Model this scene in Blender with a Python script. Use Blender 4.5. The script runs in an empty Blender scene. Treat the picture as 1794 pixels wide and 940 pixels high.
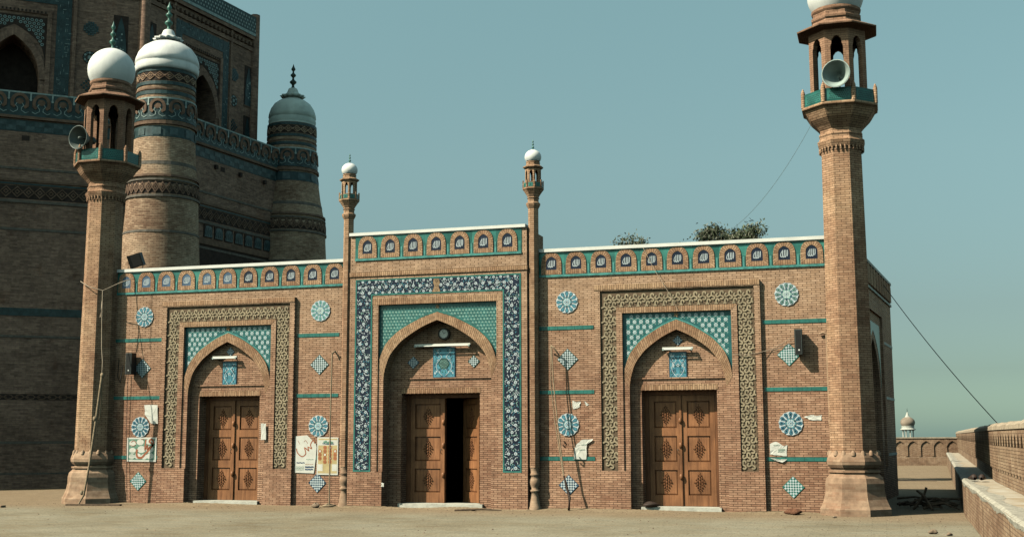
import bpy, math, random
from mathutils import Vector, Matrix
from mathutils.geometry import tessellate_polygon
R = math.radians
PI = math.pi
SC = bpy.context.scene
COL = SC.collection

# ------------------------------------------------------------------ camera
cam_d = bpy.data.cameras.new('camera')
cam = bpy.data.objects.new('camera', cam_d); COL.objects.link(cam)
F_PX, YAW, PIT, ROLL = 2129.0, 0.2927, 0.1374, -0.0026
cam_d.sensor_width = 36.0
cam_d.lens = 36.0 * F_PX / 1794.0
cam_d.clip_start = 0.1; cam_d.clip_end = 3000
Fv = Vector((-math.sin(YAW) * math.cos(PIT), math.cos(YAW) * math.cos(PIT), math.sin(PIT)))
Rv = Vector((math.cos(YAW), math.sin(YAW), 0)); Uv = Rv.cross(Fv)
R2 = Rv * math.cos(ROLL) + Uv * math.sin(ROLL); U2 = -Rv * math.sin(ROLL) + Uv * math.cos(ROLL)
mw = Matrix(((R2.x, U2.x, -Fv.x), (R2.y, U2.y, -Fv.y), (R2.z, U2.z, -Fv.z))).to_4x4()
mw.translation = Vector((9.995, -27.199, 1.65))
cam.matrix_world = mw
SC.camera = cam

# ------------------------------------------------------------------ light
SUN_H, SUN_EL = R(49), R(43)
world = bpy.data.worlds.new('World'); SC.world = world; world.use_nodes = True
wn = world.node_tree; wn.nodes.clear()
sky = wn.nodes.new('ShaderNodeTexSky'); sky.sky_type = 'NISHITA'; sky.sun_disc = False
sky.sun_elevation = SUN_EL; sky.sun_rotation = R(230)
sky.air_density = 1.0; sky.dust_density = 1.0; sky.ozone_density = 1.0
tint = wn.nodes.new('ShaderNodeMix'); tint.data_type = 'RGBA'; tint.blend_type = 'MULTIPLY'
tint.inputs[0].default_value = 1.0
tint.inputs[7].default_value = (0.94, 1.01, 0.79, 1)
bgn = wn.nodes.new('ShaderNodeBackground'); bgn.inputs['Strength'].default_value = 0.125
wo = wn.nodes.new('ShaderNodeOutputWorld')
wn.links.new(sky.outputs[0], tint.inputs[6]); 
# hazy evening-out of the sky: the band near the horizon is toned down against the higher sky
tc = wn.nodes.new('ShaderNodeTexCoord'); sx = wn.nodes.new('ShaderNodeSeparateXYZ'); wn.links.new(tc.outputs['Generated'], sx.inputs[0])
rp = wn.nodes.new('ShaderNodeValToRGB'); wn.links.new(sx.outputs[2], rp.inputs[0])
els = rp.color_ramp.elements; els[0].position = 0.0; els[0].color = (.50, .68, .90, 1); els[1].position = 1.0; els[1].color = (.75, .75, .75, 1)
for p_, v_ in ((.05, (.41, .475, .58)), (.10, (.49, .51, .56)), (.22, (.79, .81, .75)), (.36, (1.04, 1.09, .93)), (.55, (.85, .88, .78))):
    e_ = els.new(p_); e_.color = (*v_, 1)
t2_ = wn.nodes.new('ShaderNodeMix'); t2_.data_type = 'RGBA'; t2_.blend_type = 'MULTIPLY'; t2_.inputs[0].default_value = 1.0
wn.links.new(tint.outputs[2], t2_.inputs[6]); wn.links.new(rp.outputs[0], t2_.inputs[7]); wn.links.new(t2_.outputs[2], bgn.inputs['Color'])
wn.links.new(bgn.outputs[0], wo.inputs['Surface'])
sun_d = bpy.data.lights.new('sun', 'SUN'); sun_d.energy = 5.0; sun_d.angle = R(0.5); sun_d.color = (1.0, 0.93, 0.78)
sun = bpy.data.objects.new('sun', sun_d); COL.objects.link(sun)
travel = Vector((math.sin(SUN_H) * math.cos(SUN_EL), math.cos(SUN_H) * math.cos(SUN_EL), -math.sin(SUN_EL)))
sun.rotation_mode = 'QUATERNION'; sun.rotation_quaternion = travel.to_track_quat('-Z', 'Y')
sun.location = (-20, -20, 30)
SC.view_settings.view_transform = 'Standard'; SC.view_settings.look = 'None'
SC.view_settings.exposure = 0.33; SC.view_settings.gamma = 1.0; SC.view_settings.use_curve_mapping = False
SC.cycles.max_bounces = 6; SC.cycles.diffuse_bounces = 0

# ------------------------------------------------------------------ materials
MATS = {}
def nodes(name):
    m = bpy.data.materials.new(name); m.use_nodes = True
    nt = m.node_tree; b = nt.nodes['Principled BSDF']
    MATS[name] = m
    return m, nt, b
def N(nt, typ, **kw):
    n = nt.nodes.new(typ)
    for k, v in kw.items():
        if k.startswith('i_'): n.inputs[k[2:].replace('_', ' ')].default_value = v
        else: setattr(n, k, v)
    return n
def mix(nt, fac, a, b, mode='MIX'):
    n = nt.nodes.new('ShaderNodeMix'); n.data_type = 'RGBA'; n.blend_type = mode
    for idx, x in ((0, fac), (6, a), (7, b)):
        if isinstance(x, (float, int)): n.inputs[idx].default_value = x
        elif isinstance(x, tuple): n.inputs[idx].default_value = x
        else: nt.links.new(x, n.inputs[idx])
    return n.outputs[2]
def ramp(nt, src, stops):
    r = nt.nodes.new('ShaderNodeValToRGB')
    while len(r.color_ramp.elements) > 1: r.color_ramp.elements.remove(r.color_ramp.elements[-1])
    r.color_ramp.elements[0].position = stops[0][0]; r.color_ramp.elements[0].color = stops[0][1]
    for p, c in stops[1:]:
        e = r.color_ramp.elements.new(p); e.color = c
    nt.links.new(src, r.inputs[0]); return r.outputs[0]
def c4(c): return (c[0], c[1], c[2], 1.0)
def g4(v): return (v, v, v, 1.0)
def noise(nt, vec, scale, detail=4, rough=0.55):
    n = N(nt, 'ShaderNodeTexNoise'); n.inputs['Scale'].default_value = scale
    n.inputs['Detail'].default_value = detail; n.inputs['Roughness'].default_value = rough
    if vec is not None: nt.links.new(vec, n.inputs['Vector'])
    return n.outputs[0]
def posn(nt, scale=(1, 1, 1)):
    g = N(nt, 'ShaderNodeNewGeometry'); m = N(nt, 'ShaderNodeMapping')
    m.inputs['Scale'].default_value = scale; nt.links.new(g.outputs['Position'], m.inputs['Vector'])
    return m.outputs[0]

def brick(name, c1, c2, mortar, bw=0.19, rh=0.05, ms=0.006, pale=None, stain=0.35, rough=0.9, bump=0.6, dark=0.0, zpale=None):
    m, nt, b = nodes(name)
    uv = N(nt, 'ShaderNodeUVMap')
    # slightly wobbly courses
    wob = N(nt, 'ShaderNodeTexNoise'); wob.inputs['Scale'].default_value = 3.0
    nt.links.new(uv.outputs[0], wob.inputs['Vector'])
    sub = N(nt, 'ShaderNodeVectorMath', operation='SUBTRACT'); nt.links.new(wob.outputs[1], sub.inputs[0]); sub.inputs[1].default_value = (.5, .5, .5)
    scl = N(nt, 'ShaderNodeVectorMath', operation='SCALE'); nt.links.new(sub.outputs[0], scl.inputs[0]); scl.inputs['Scale'].default_value = 0.012
    add = N(nt, 'ShaderNodeVectorMath', operation='ADD'); nt.links.new(uv.outputs[0], add.inputs[0]); nt.links.new(scl.outputs[0], add.inputs[1])
    bt = N(nt, 'ShaderNodeTexBrick'); nt.links.new(add.outputs[0], bt.inputs['Vector'])
    bt.offset = 0.5; bt.inputs['Scale'].default_value = 1.0
    bt.inputs['Color1'].default_value = g4(0); bt.inputs['Color2'].default_value = g4(1); bt.inputs['Mortar'].default_value = g4(0.5)
    bt.inputs['Mortar Size'].default_value = ms; bt.inputs['Mortar Smooth'].default_value = 0.3
    bt.inputs['Brick Width'].default_value = bw; bt.inputs['Row Height'].default_value = rh
    col = mix(nt, bt.outputs['Color'], c4(c1), c4(c2))
    # hand made bricks: patchy tone
    p = posn(nt)
    n1 = noise(nt, p, 0.55, 5, 0.6)
    n2 = noise(nt, p, 7.0, 3, 0.6)
    if dark > 0:
        pd = posn(nt, (1.0, 1.0, 5.0))
        n3 = ramp(nt, noise(nt, pd, 1.6, 4, 0.65), [(0.30, g4(1)), (0.42, g4(0))])
        col = mix(nt, N_mul(nt, n3, dark), col, (c1[0] * .25, c1[1] * .25, c1[2] * .25, 1))
    if pale is not None:
        f = ramp(nt, n1, [(0.35, g4(0)), (0.68, g4(1))])
        if zpale:
            g = N(nt, 'ShaderNodeNewGeometry'); s = N(nt, 'ShaderNodeSeparateXYZ'); nt.links.new(g.outputs['Position'], s.inputs[0])
            mr = N(nt, 'ShaderNodeMapRange'); mr.inputs[1].default_value = zpale[0]; mr.inputs[2].default_value = zpale[1]
            mr.inputs[3].default_value = 0.12; mr.inputs[4].default_value = 1.0
            nt.links.new(s.outputs[2], mr.inputs[0])
            a = N(nt, 'ShaderNodeMath', operation='MULTIPLY_ADD'); nt.links.new(f, a.inputs[0]); a.inputs[1].default_value = 0.35
            nt.links.new(mr.outputs[0], a.inputs[2]); a.use_clamp = True
            f = a.outputs[0]
        col = mix(nt, f, col, mix(nt, bt.outputs['Color'], c4(pale), (pale[0] * .78, pale[1] * .74, pale[2] * .7, 1)))
    col = mix(nt, bt.outputs['Fac'], col, c4(mortar))
    blot = ramp(nt, noise(nt, posn(nt, (1, 1, .8)), 1.3, 7, .72), [(0.30, c4((.74, .66, .62))), (0.42, g4(1)), (0.60, g4(1)), (0.72, c4((1.20, 1.22, 1.20)))])
    col = mix(nt, 1.0, col, blot, 'MULTIPLY')
    v = ramp(nt, n2, [(0.25, g4(0.68)), (0.75, g4(1.22))])
    col = mix(nt, 1.0, col, v, 'MULTIPLY')
    v = ramp(nt, n1, [(0.3, g4(1 - stain)), (0.6, g4(1.05))])
    col = mix(nt, 1.0, col, v, 'MULTIPLY')
    nt.links.new(col, b.inputs['Base Color']); b.inputs['Roughness'].default_value = rough
    b.inputs['Specular IOR Level'].default_value = 0.2
    bp = N(nt, 'ShaderNodeBump'); bp.inputs['Strength'].default_value = bump; bp.inputs['Distance'].default_value = 0.012
    h = mix(nt, 0.3, mix(nt, bt.outputs['Fac'], g4(1), g4(0)), n2)
    nt.links.new(h, bp.inputs['Height']); nt.links.new(bp.outputs[0], b.inputs['Normal'])
    return m
def N_mul(nt, a, k):
    n = N(nt, 'ShaderNodeMath', operation='MULTIPLY'); nt.links.new(a, n.inputs[0]); n.inputs[1].default_value = k
    return n.outputs[0]

def plain(name, c, rough=0.8, var=0.15, scale=3.0, c2=None, bump=0.0, spec=0.3, metal=0.0, stretch=(1, 1, 1), detail=4):
    m, nt, b = nodes(name)
    p = posn(nt, stretch)
    n1 = noise(nt, p, scale, detail, 0.6)
    if c2 is None: c2 = tuple(x * (1 - 2.2 * var) for x in c)
    col = ramp(nt, n1, [(0.32, c4(c2)), (0.62, c4(c))])
    nt.links.new(col, b.inputs['Base Color'])
    b.inputs['Roughness'].default_value = rough; b.inputs['Specular IOR Level'].default_value = spec; b.inputs['Metallic'].default_value = metal
    if bump:
        bp = N(nt, 'ShaderNodeBump'); bp.inputs['Strength'].default_value = bump; bp.inputs['Distance'].default_value = 0.02
        nt.links.new(noise(nt, p, scale * 6, 4), bp.inputs['Height']); nt.links.new(bp.outputs[0], b.inputs['Normal'])
    return m

B_RED = brick('mosque_brick', (.53, .295, .185), (.33, .155, .095), (.095, .053, .032), pale=(.60, .40, .26), zpale=(2.4, 5.6), stain=.22, rh=.048, ms=.0065, bump=.3)
B_MIN = brick('minaret_brick', (.53, .31, .19), (.37, .195, .115), (.12, .07, .042), pale=(.54, .36, .22), stain=.3, rh=.05, ms=.006, bump=.3)
B_KIOSK = brick('pavilion_brick', (.38, .22, .14), (.30, .165, .105), (.14, .08, .05), pale=(.40, .24, .15), stain=.2, rh=.05, ms=.005, bump=.3)
B_SOL = brick('soldier_brick', (.47, .28, .165), (.29, .145, .08), (.17, .10, .06), bw=0.21, rh=0.052, pale=(.52, .35, .21), stain=.15)
B_SHR = brick('shrine_brick', (.52, .35, .225), (.27, .155, .095), (.20, .135, .09), bw=0.24, rh=0.062, pale=(.58, .43, .29), stain=.3, dark=.8, bump=1.0)
B_WALL = brick('boundary_brick', (.42, .27, .17), (.30, .17, .10), (.20, .13, .085), bw=0.2, rh=0.058, pale=(.47, .34, .22), stain=.3, bump=1.0)
B_FOOT = brick('pedestal_brick', (.47, .31, .20), (.38, .225, .14), (.40, .27, .18), bw=0.22, rh=0.055, ms=.003, pale=(.50, .36, .24), stain=.3, bump=.35)
TERRA = plain('terracotta', (.36, .24, .135), .9, .14, 9, bump=.4)
GIRIH = plain('carved_terracotta', (.41, .335, .215), .9, .16, 6, bump=.3)
GIRIH_D = plain('carved_ground', (.17, .12, .075), .95, .15, 9)
TEAL = plain('teal_glaze', (.042, .205, .170), .35, .2, 5, spec=.4)
TEAL2 = plain('pale_teal_glaze', (.10, .34, .30), .35, .22, 9, spec=.4)
TURQ = plain('turquoise_glaze', (.10, .32, .40), .35, .22, 12, spec=.4)
NAVY = plain('navy_glaze', (.013, .020, .043), .3, .2, 8, spec=.4)
NAVY2 = plain('lighter_navy_glaze', (.09, .15, .23), .35, .2, 8, spec=.4)  # lighter blue, used on the six leftmost calligraphy tiles
BLUE = plain('cobalt_glaze', (.035, .092, .145), .35, .25, 10, spec=.4)
WGLAZE = plain('white_glaze', (.62, .70, .70), .35, .12, 12, spec=.4)
PGLAZE = plain('pale_green_glaze', (.30, .50, .42), .35, .2, 12, spec=.4)
DGREEN = plain('dark_green_glaze', (.02, .075, .065), .35, .2, 12, spec=.4)
SPAN_G = plain('sea_green_glaze', (.055, .20, .185), .35, .2, 10, spec=.4)
TEALA = plain('light_teal_glaze', (.06, .27, .215), .35, .15, 5, spec=.4)
TEALB = plain('deep_teal_glaze', (.022, .135, .11), .35, .15, 5, spec=.4)
SPAN_B = plain('deep_turquoise_glaze', (.03, .15, .15), .35, .2, 10, spec=.4)
SLATE = plain('slate_blue_glaze', (.045, .125, .165), .35, .25, 10, spec=.4)
WHITE = plain('whitewash', (.80, .80, .72), .75, .06, 2.5, bump=.1)
WHITE_D = plain('weathered_whitewash', (.55, .55, .47), .85, .16, 4, bump=.3)
DOMEM = plain('dome_plaster', (.84, .85, .79), .7, .09, 3.0, stretch=(1, 1, .28), detail=8, bump=.06)
DOMEG = plain('green_dome_plaster', (.56, .66, .58), .7, .14, 1.6)
COPPER = plain('green_finial_metal', (.07, .22, .17), .45, .2, 8, spec=.5)
DARKMET = plain('dark_finial_metal', (.03, .06, .05), .5, .2, 8)
BLACK = plain('black_casing', (.018, .018, .017), .5, .2, 6)
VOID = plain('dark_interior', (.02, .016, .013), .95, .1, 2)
GREYM = plain('grey_green_enamel', (.42, .52, .47), .45, .12, 4, spec=.4)
GREYD = plain('weathered_grey_metal', (.15, .18, .16), .5, .15, 5, spec=.4)
TUBE = plain('tube_white', (.80, .80, .70), .4, .04, 3)
PAPER = plain('paper', (.72, .71, .62), .9, .07, 6)
PAPER2 = plain('yellow_paper', (.60, .48, .24), .9, .1, 6)
INK_R = plain('red_brown_ink', (.40, .15, .08), .9, .1, 9)
INK_B = plain('blue_ink', (.05, .09, .17), .9, .1, 9)
INK_G = plain('green_ink', (.16, .30, .22), .9, .1, 9)
INK_O = plain('orange_ink', (.52, .22, .09), .9, .15, 9)
ROPE = plain('rope_fibre', (.40, .30, .19), .95, .2, 20)
PIPE = plain('tan_painted_pipe', (.44, .29, .18), .6, .15, 6)
CABLE = plain('black_cable', (.02, .02, .02), .6, .1, 5)
CABLE2 = plain('pale_cable', (.45, .36, .26), .7, .1, 5)
LEATHER = plain('worn_leather', (.06, .04, .03), .6, .2, 20)
CLOTH = plain('brown_cloth', (.20, .09, .05), .95, .25, 20)
STONE = plain('stone', (.30, .22, .15), .95, .2, 15, bump=.5)
SILL = plain('white_stone_sill', (.62, .60, .50), .8, .14, 5, bump=.3)
PAVD = plain('brown_dome', (.34, .27, .20), .9, .2, 1)
PLE = plain('chipped_plaster', (.52, .48, .38), .9, .2, 7, bump=.6)
COPT = plain('tan_coping', (.50, .40, .28), .9, .2, 5, bump=.4)
BENCHT = plain('dusty_bench_top', (.40, .31, .20), .95, .25, 2.2, c2=(.55, .50, .40), bump=.4)
STICK = plain('dead_wood', (.17, .115, .075), .95, .25, 14)
LEAF = plain('leaf', (.11, .14, .075), .7, .25, 2)
LEAF2 = plain('dusty_leaf', (.24, .24, .17), .75, .2, 3)
BARK = plain('bark', (.14, .10, .07), .95, .2, 9)

def wood(name, ca, cb):
    m, nt, b = nodes(name)
    p = posn(nt, (9, 9, 0.7)); n1 = noise(nt, p, 2.0, 6, .65)
    col = ramp(nt, n1, [(0.28, c4(cb)), (0.5, c4(ca)), (0.72, (ca[0] * 1.35, ca[1] * 1.4, ca[2] * 1.4, 1))])
    n2 = noise(nt, posn(nt), 1.7, 3)
    col = mix(nt, 1.0, col, ramp(nt, n2, [(0.3, g4(.66)), (0.65, g4(1.15))]), 'MULTIPLY')
    nt.links.new(col, b.inputs['Base Color']); b.inputs['Roughness'].default_value = .5
    b.inputs['Specular IOR Level'].default_value = .35
    bp = N(nt, 'ShaderNodeBump'); bp.inputs['Strength'].default_value = .25; bp.inputs['Distance'].default_value = .01
    nt.links.new(n1, bp.inputs['Height']); nt.links.new(bp.outputs[0], b.inputs['Normal'])
    return m
WOOD = wood('carved_wood', (.31, .135, .058), (.15, .062, .027))
WOODD = wood('carved_wood_relief', (.20, .082, .035), (.10, .04, .018))

def ground_mat():
    m, nt, b = nodes('dusty_courtyard')
    p = posn(nt)
    a = noise(nt, p, 0.35, 6, .6); c = noise(nt, posn(nt, (.6, 2.2, 1)), 1.6, 6, .7); d = noise(nt, p, 22, 4, .7)
    col = ramp(nt, a, [(0.32, c4((.215, .170, .105))), (0.46, c4((.29, .245, .162))), (0.56, c4((.33, .288, .20))), (0.7, c4((.37, .33, .235)))])
    col = mix(nt, ramp(nt, c, [(0.42, g4(0)), (0.62, g4(.6))]), col, c4((.27, .255, .19)))
    col = mix(nt, ramp(nt, c, [(0.28, g4(.65)), (0.44, g4(0))]), col, c4((.21, .15, .09)))
    sp = N(nt, 'ShaderNodeSeparateXYZ'); nt.links.new(p, sp.inputs[0])
    w2 = N(nt, 'ShaderNodeMath', operation='MULTIPLY_ADD'); nt.links.new(c, w2.inputs[0]); w2.inputs[1].default_value = 2.6; nt.links.new(sp.outputs[1], w2.inputs[2])
    mr = N(nt, 'ShaderNodeMapRange'); nt.links.new(w2.outputs[0], mr.inputs[0]); mr.inputs[1].default_value = -1.5; mr.inputs[2].default_value = .1; mr.inputs[3].default_value = 0; mr.inputs[4].default_value = .8
    col = mix(nt, mr.outputs[0], col, c4((.30, .215, .13)))
    col = mix(nt, 1.0, col, ramp(nt, d, [(0.3, g4(.50)), (0.5, g4(1.0)), (0.7, g4(1.25))]), 'MULTIPLY')
    sc2 = noise(nt, posn(nt, (1.2, 5.0, 1)), 3.2, 5, .7)
    col = mix(nt, 1.0, col, ramp(nt, sc2, [(0.28, c4((.66, .58, .52))), (0.42, g4(.93)), (0.55, g4(1.0)), (0.7, g4(1.14))]), 'MULTIPLY')
    # worn square paving laid under the dust
    bt = N(nt, 'ShaderNodeTexBrick'); nt.links.new(p, bt.inputs['Vector']); bt.inputs['Scale'].default_value = 1
    bt.inputs['Brick Width'].default_value = .5; bt.inputs['Row Height'].default_value = .28; bt.inputs['Mortar Size'].default_value = .012
    bt.inputs['Mortar Smooth'].default_value = .6
    bt.inputs['Color1'].default_value = g4(.88); bt.inputs['Color2'].default_value = g4(1.08); bt.inputs['Mortar'].default_value = g4(.60)
    col = mix(nt, .55, col, mix(nt, 1.0, col, bt.outputs['Color'], 'MULTIPLY'))
    nt.links.new(col, b.inputs['Base Color']); b.inputs['Roughness'].default_value = .95; b.inputs['Specular IOR Level'].default_value = .1
    bp = N(nt, 'ShaderNodeBump'); bp.inputs['Strength'].default_value = .5; bp.inputs['Distance'].default_value = .03
    nt.links.new(mix(nt, .5, c, d), bp.inputs['Height']); nt.links.new(bp.outputs[0], b.inputs['Normal'])
    return m
GROUND = ground_mat()

# ------------------------------------------------------------------ mesh builder
class MB:
    def __init__(s, M=None, warp=None):
        s.v = []; s.f = []; s.mi = []; s.uv = []; s.sm = []; s.mats = []; s.M = M; s.warp = warp
    def mat(s, m):
        if m not in s.mats: s.mats.append(m)
        return s.mats.index(m)
    def pt(s, p):
        p = Vector(p)
        if s.warp: p = Vector(s.warp(p))
        if s.M: p = s.M @ p
        return p
    def autouv(s, pts):
        n = Vector((0, 0, 0))
        for i in range(len(pts)):
            a = Vector(pts[i]); b = Vector(pts[(i + 1) % len(pts)]); n += a.cross(b)
        if n.length < 1e-12: n = Vector((0, -1, 0))
        n.normalize()
        if abs(n.z) > .75: return [(p[0], p[1]) for p in pts]
        t = Vector((-n.y, n.x, 0)).normalized()
        if t.x < 0 or (abs(t.x) < 1e-6 and t.y < 0): t = -t
        return [(p[0] * t.x + p[1] * t.y, p[2]) for p in pts]
    def face(s, pts, m, uv=None, swap=False):
        k = len(s.v)
        if uv is None:
            uv = s.autouv(pts)
            if swap or m is B_SOL: uv = [(b + .05, a) for a, b in uv]
        s.v += [s.pt(p) for p in pts]; s.f.append(list(range(k, k + len(pts)))); s.mi.append(s.mat(m)); s.uv.append(uv); s.sm.append(False)
    def grid(s, rows, m, closed=True, uvs=None, smooth=True):
        k = len(s.v); n = len(rows[0])
        for r in rows: s.v += [s.pt(p) for p in r]
        mi = s.mat(m)
        for i in range(len(rows) - 1):
            for j in range(n if closed else n - 1):
                j2 = (j + 1) % n
                s.f.append([k + i * n + j, k + i * n + j2, k + (i + 1) * n + j2, k + (i + 1) * n + j]); s.mi.append(mi); s.sm.append(smooth)
                if uvs: s.uv.append([uvs(i, j), uvs(i, j + 1), uvs(i + 1, j + 1), uvs(i + 1, j)])
                else: s.uv.append(s.autouv([rows[i][j], rows[i][j2], rows[i + 1][j2], rows[i + 1][j]]))
    def box(s, x0, x1, y0, y1, z0, z1, m, top=None):
        q = [(x0, y0, z0), (x1, y0, z0), (x1, y1, z0), (x0, y1, z0), (x0, y0, z1), (x1, y0, z1), (x1, y1, z1), (x0, y1, z1)]
        for idx in ((0, 1, 5, 4), (1, 2, 6, 5), (2, 3, 7, 6), (3, 0, 4, 7), (3, 2, 1, 0)): s.face([q[i] for i in idx], m)
        s.face([q[i] for i in (4, 5, 6, 7)], top or m)
    def prism(s, outer, y0, y1, m, holes=(), side=None, front=True, uvf=None, sides=True):
        loops = [list(outer)] + [list(h) for h in holes]
        if front:
            flat = [p for l in loops for p in l]
            tris = tessellate_polygon([[Vector((x, z, 0)) for x, z in l] for l in loops])
            for t in tris:
                a, b, c = [flat[i] for i in t]
                if (b[0] - a[0]) * (c[1] - a[1]) - (c[0] - a[0]) * (b[1] - a[1]) < 0: b, c = c, b
                pts = [(p[0], y0, p[1]) for p in (a, b, c)]
                s.face(pts, m, [uvf(*p) for p in (a, b, c)] if uvf else None)
        if sides and abs(y1 - y0) > 1e-6:
            for l in loops:
                for i in range(len(l)):
                    a, b = l[i], l[(i + 1) % len(l)]
                    s.face([(a[0], y0, a[1]), (a[0], y1, a[1]), (b[0], y1, b[1]), (b[0], y0, b[1])], side or m)
    def ring(s, inner, outer, y0, y1, m, yin=None):
        # arch of radial bricks between two polylines with equal counts
        L = 0
        for i in range(len(inner) - 1):
            a, b, c, d = inner[i], inner[i + 1], outer[i + 1], outer[i]
            dl = (math.dist(a, b) + math.dist(c, d)) / 2; th = math.dist(a, d); th2 = math.dist(b, c)
            s.face([(a[0], y0, a[1]), (b[0], y0, b[1]), (c[0], y0, c[1]), (d[0], y0, d[1])], m, [(.02, L), (.02, L + dl), (.02 + th2, L + dl), (.02 + th, L)])
            yy = yin if yin is not None else y1
            s.face([(a[0], y0, a[1]), (a[0], yy, a[1]), (b[0], yy, b[1]), (b[0], y0, b[1])], m, [(0, L), (yy - y0, L), (yy - y0, L + dl), (0, L + dl)])
            s.face([(d[0], y0, d[1]), (d[0], y1, d[1]), (c[0], y1, c[1]), (c[0], y0, c[1])], m, [(0, L), (y1 - y0, L), (y1 - y0, L + dl), (0, L + dl)])
            L += dl
    def fan(s, cx, cz, y, pts, m):
        for i in range(len(pts)):
            a, b = pts[i], pts[(i + 1) % len(pts)]
            s.face([(cx, y, cz), (cx + a[0], y, cz + a[1]), (cx + b[0], y, cz + b[1])], m, [(0, 0)] * 3)
    def disc(s, cx, cz, y, r, m, n=10, rz=None, rot=0):
        rz = rz or r
        s.fan(cx, cz, y, [(r * math.cos(rot + 2 * PI * k / n), rz * math.sin(rot + 2 * PI * k / n)) for k in range(n)], m)
    def star(s, cx, cz, y, r, r2, n, m, rot=0):
        s.fan(cx, cz, y, [((r if k % 2 == 0 else r2) * math.cos(rot + PI * k / n), (r if k % 2 == 0 else r2) * math.sin(rot + PI * k / n)) for k in range(2 * n)], m)
    def ribbon(s, pts, w, y, m, h=0.0, closed=False):
        # w: width or list of widths; y: front plane; h: how far the sides reach back
        n = len(pts); L = []; Rr = []
        for i in range(n):
            p = pts[i]
            a = pts[i - 1] if (i > 0 or closed) else None; b = pts[(i + 1) % n] if (i < n - 1 or closed) else None
            def nrm(u, v):
                d = (v[0] - u[0], v[1] - u[1]); l = math.hypot(*d) or 1e-9; return (-d[1] / l, d[0] / l)
            if a is None: nn = nrm(p, b); k = 1
            elif b is None: nn = nrm(a, p); k = 1
            else:
                n1 = nrm(a, p); n2 = nrm(p, b); nn = (n1[0] + n2[0], n1[1] + n2[1]); l = math.hypot(*nn) or 1e-9
                nn = (nn[0] / l, nn[1] / l); k = 1 / max(.5, nn[0] * n1[0] + nn[1] * n1[1])
            ww = (w[i] if isinstance(w, (list, tuple)) else w) / 2 * k
            L.append((p[0] + nn[0] * ww, p[1] + nn[1] * ww)); Rr.append((p[0] - nn[0] * ww, p[1] - nn[1] * ww))
        for i in range(n if closed else n - 1):
            j = (i + 1) % n
            s.face([(Rr[i][0], y, Rr[i][1]), (Rr[j][0], y, Rr[j][1]), (L[j][0], y, L[j][1]), (L[i][0], y, L[i][1])], m)
            if h:
                for S in (L, Rr): s.face([(S[i][0], y, S[i][1]), (S[j][0], y, S[j][1]), (S[j][0], y + h, S[j][1]), (S[i][0], y + h, S[i][1])], m)
        if h and not closed:
            for i in (0, n - 1): s.face([(Rr[i][0], y, Rr[i][1]), (L[i][0], y, L[i][1]), (L[i][0], y + h, L[i][1]), (Rr[i][0], y + h, Rr[i][1])], m)
    def tube(s, pts, r, m, n=6):
        rows = []
        for i, p in enumerate(pts):
            p = Vector(p); a = Vector(pts[max(0, i - 1)]); b = Vector(pts[min(len(pts) - 1, i + 1)])
            d = (b - a).normalized(); u = d.cross(Vector((0, 0, 1)))
            if u.length < .05: u = d.cross(Vector((0, 1, 0)))
            u.normalize(); w = d.cross(u); rr = r[i] if isinstance(r, (list, tuple)) else r
            rows.append([p + u * rr * math.cos(2 * PI * k / n) + w * rr * math.sin(2 * PI * k / n) for k in range(n)])
        s.grid(rows, m)
        s.face([tuple(q) for q in rows[0]], m); s.face([tuple(q) for q in rows[-1]], m)
    def lathe(s, cx, cy, prof, m, n=24, rot=0, smooth=True, cap=False, mats=None):
        # prof: (r, z) list; n-gon sections
        for i in range(len(prof) - 1):
            (r0, z0), (r1, z1) = prof[i], prof[i + 1]
            if smooth: continue
            mm = mats[i] if mats else m
            sl = math.hypot(r1 - r0, z1 - z0); v0 = z0 if abs(z1 - z0) > .3 * sl else 0
            for k in range(n):
                a = rot + 2 * PI * k / n; b = rot + 2 * PI * (k + 1) / n
                pts = [(cx + r0 * math.cos(a), cy + r0 * math.sin(a), z0), (cx + r0 * math.cos(b), cy + r0 * math.sin(b), z0),
                       (cx + r1 * math.cos(b), cy + r1 * math.sin(b), z1), (cx + r1 * math.cos(a), cy + r1 * math.sin(a), z1)]
                w0 = 2 * r0 * math.sin(PI / n); w1 = 2 * r1 * math.sin(PI / n)
                s.face(pts, mm, [(k * .37 - w0 / 2, v0), (k * .37 + w0 / 2, v0), (k * .37 + w1 / 2, v0 + sl), (k * .37 - w1 / 2, v0 + sl)])
        if smooth:
            rows = [[(cx + r * math.cos(rot + 2 * PI * k / n), cy + r * math.sin(rot + 2 * PI * k / n), z) for k in range(n)] for r, z in prof]
            rm = max(r for r, z in prof); L = [0]
            for i in range(1, len(prof)): L.append(L[-1] + math.dist(prof[i], prof[i - 1]))
            s.grid(rows, m, True, lambda i, j: (j / n * 2 * PI * rm, L[i]))
        if cap:
            r, z = prof[-1]; s.face([(cx + r * math.cos(rot + 2 * PI * k / n), cy + r * math.sin(rot + 2 * PI * k / n), z) for k in range(n)], m)
    def build(s, name, parent=None, loc=None):
        me = bpy.data.meshes.new(name)
        off = Vector(loc) if loc else Vector((0, 0, 0))
        me.from_pydata([tuple(v - off) for v in s.v], [], s.f)
        for m in s.mats: me.materials.append(m)
        me.polygons.foreach_set('material_index', s.mi)
        me.polygons.foreach_set('use_smooth', s.sm)
        ul = me.uv_layers.new(name='UVMap')
        flat = []
        for u in s.uv:
            for a in u: flat += [float(a[0]), float(a[1])]
        ul.data.foreach_set('uv', flat)
        me.update()
        o = bpy.data.objects.new(name, me); COL.objects.link(o)
        if parent is not None:
            o.parent = parent
            if loc: o.location = off
        elif loc: o.location = off
        return o

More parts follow.
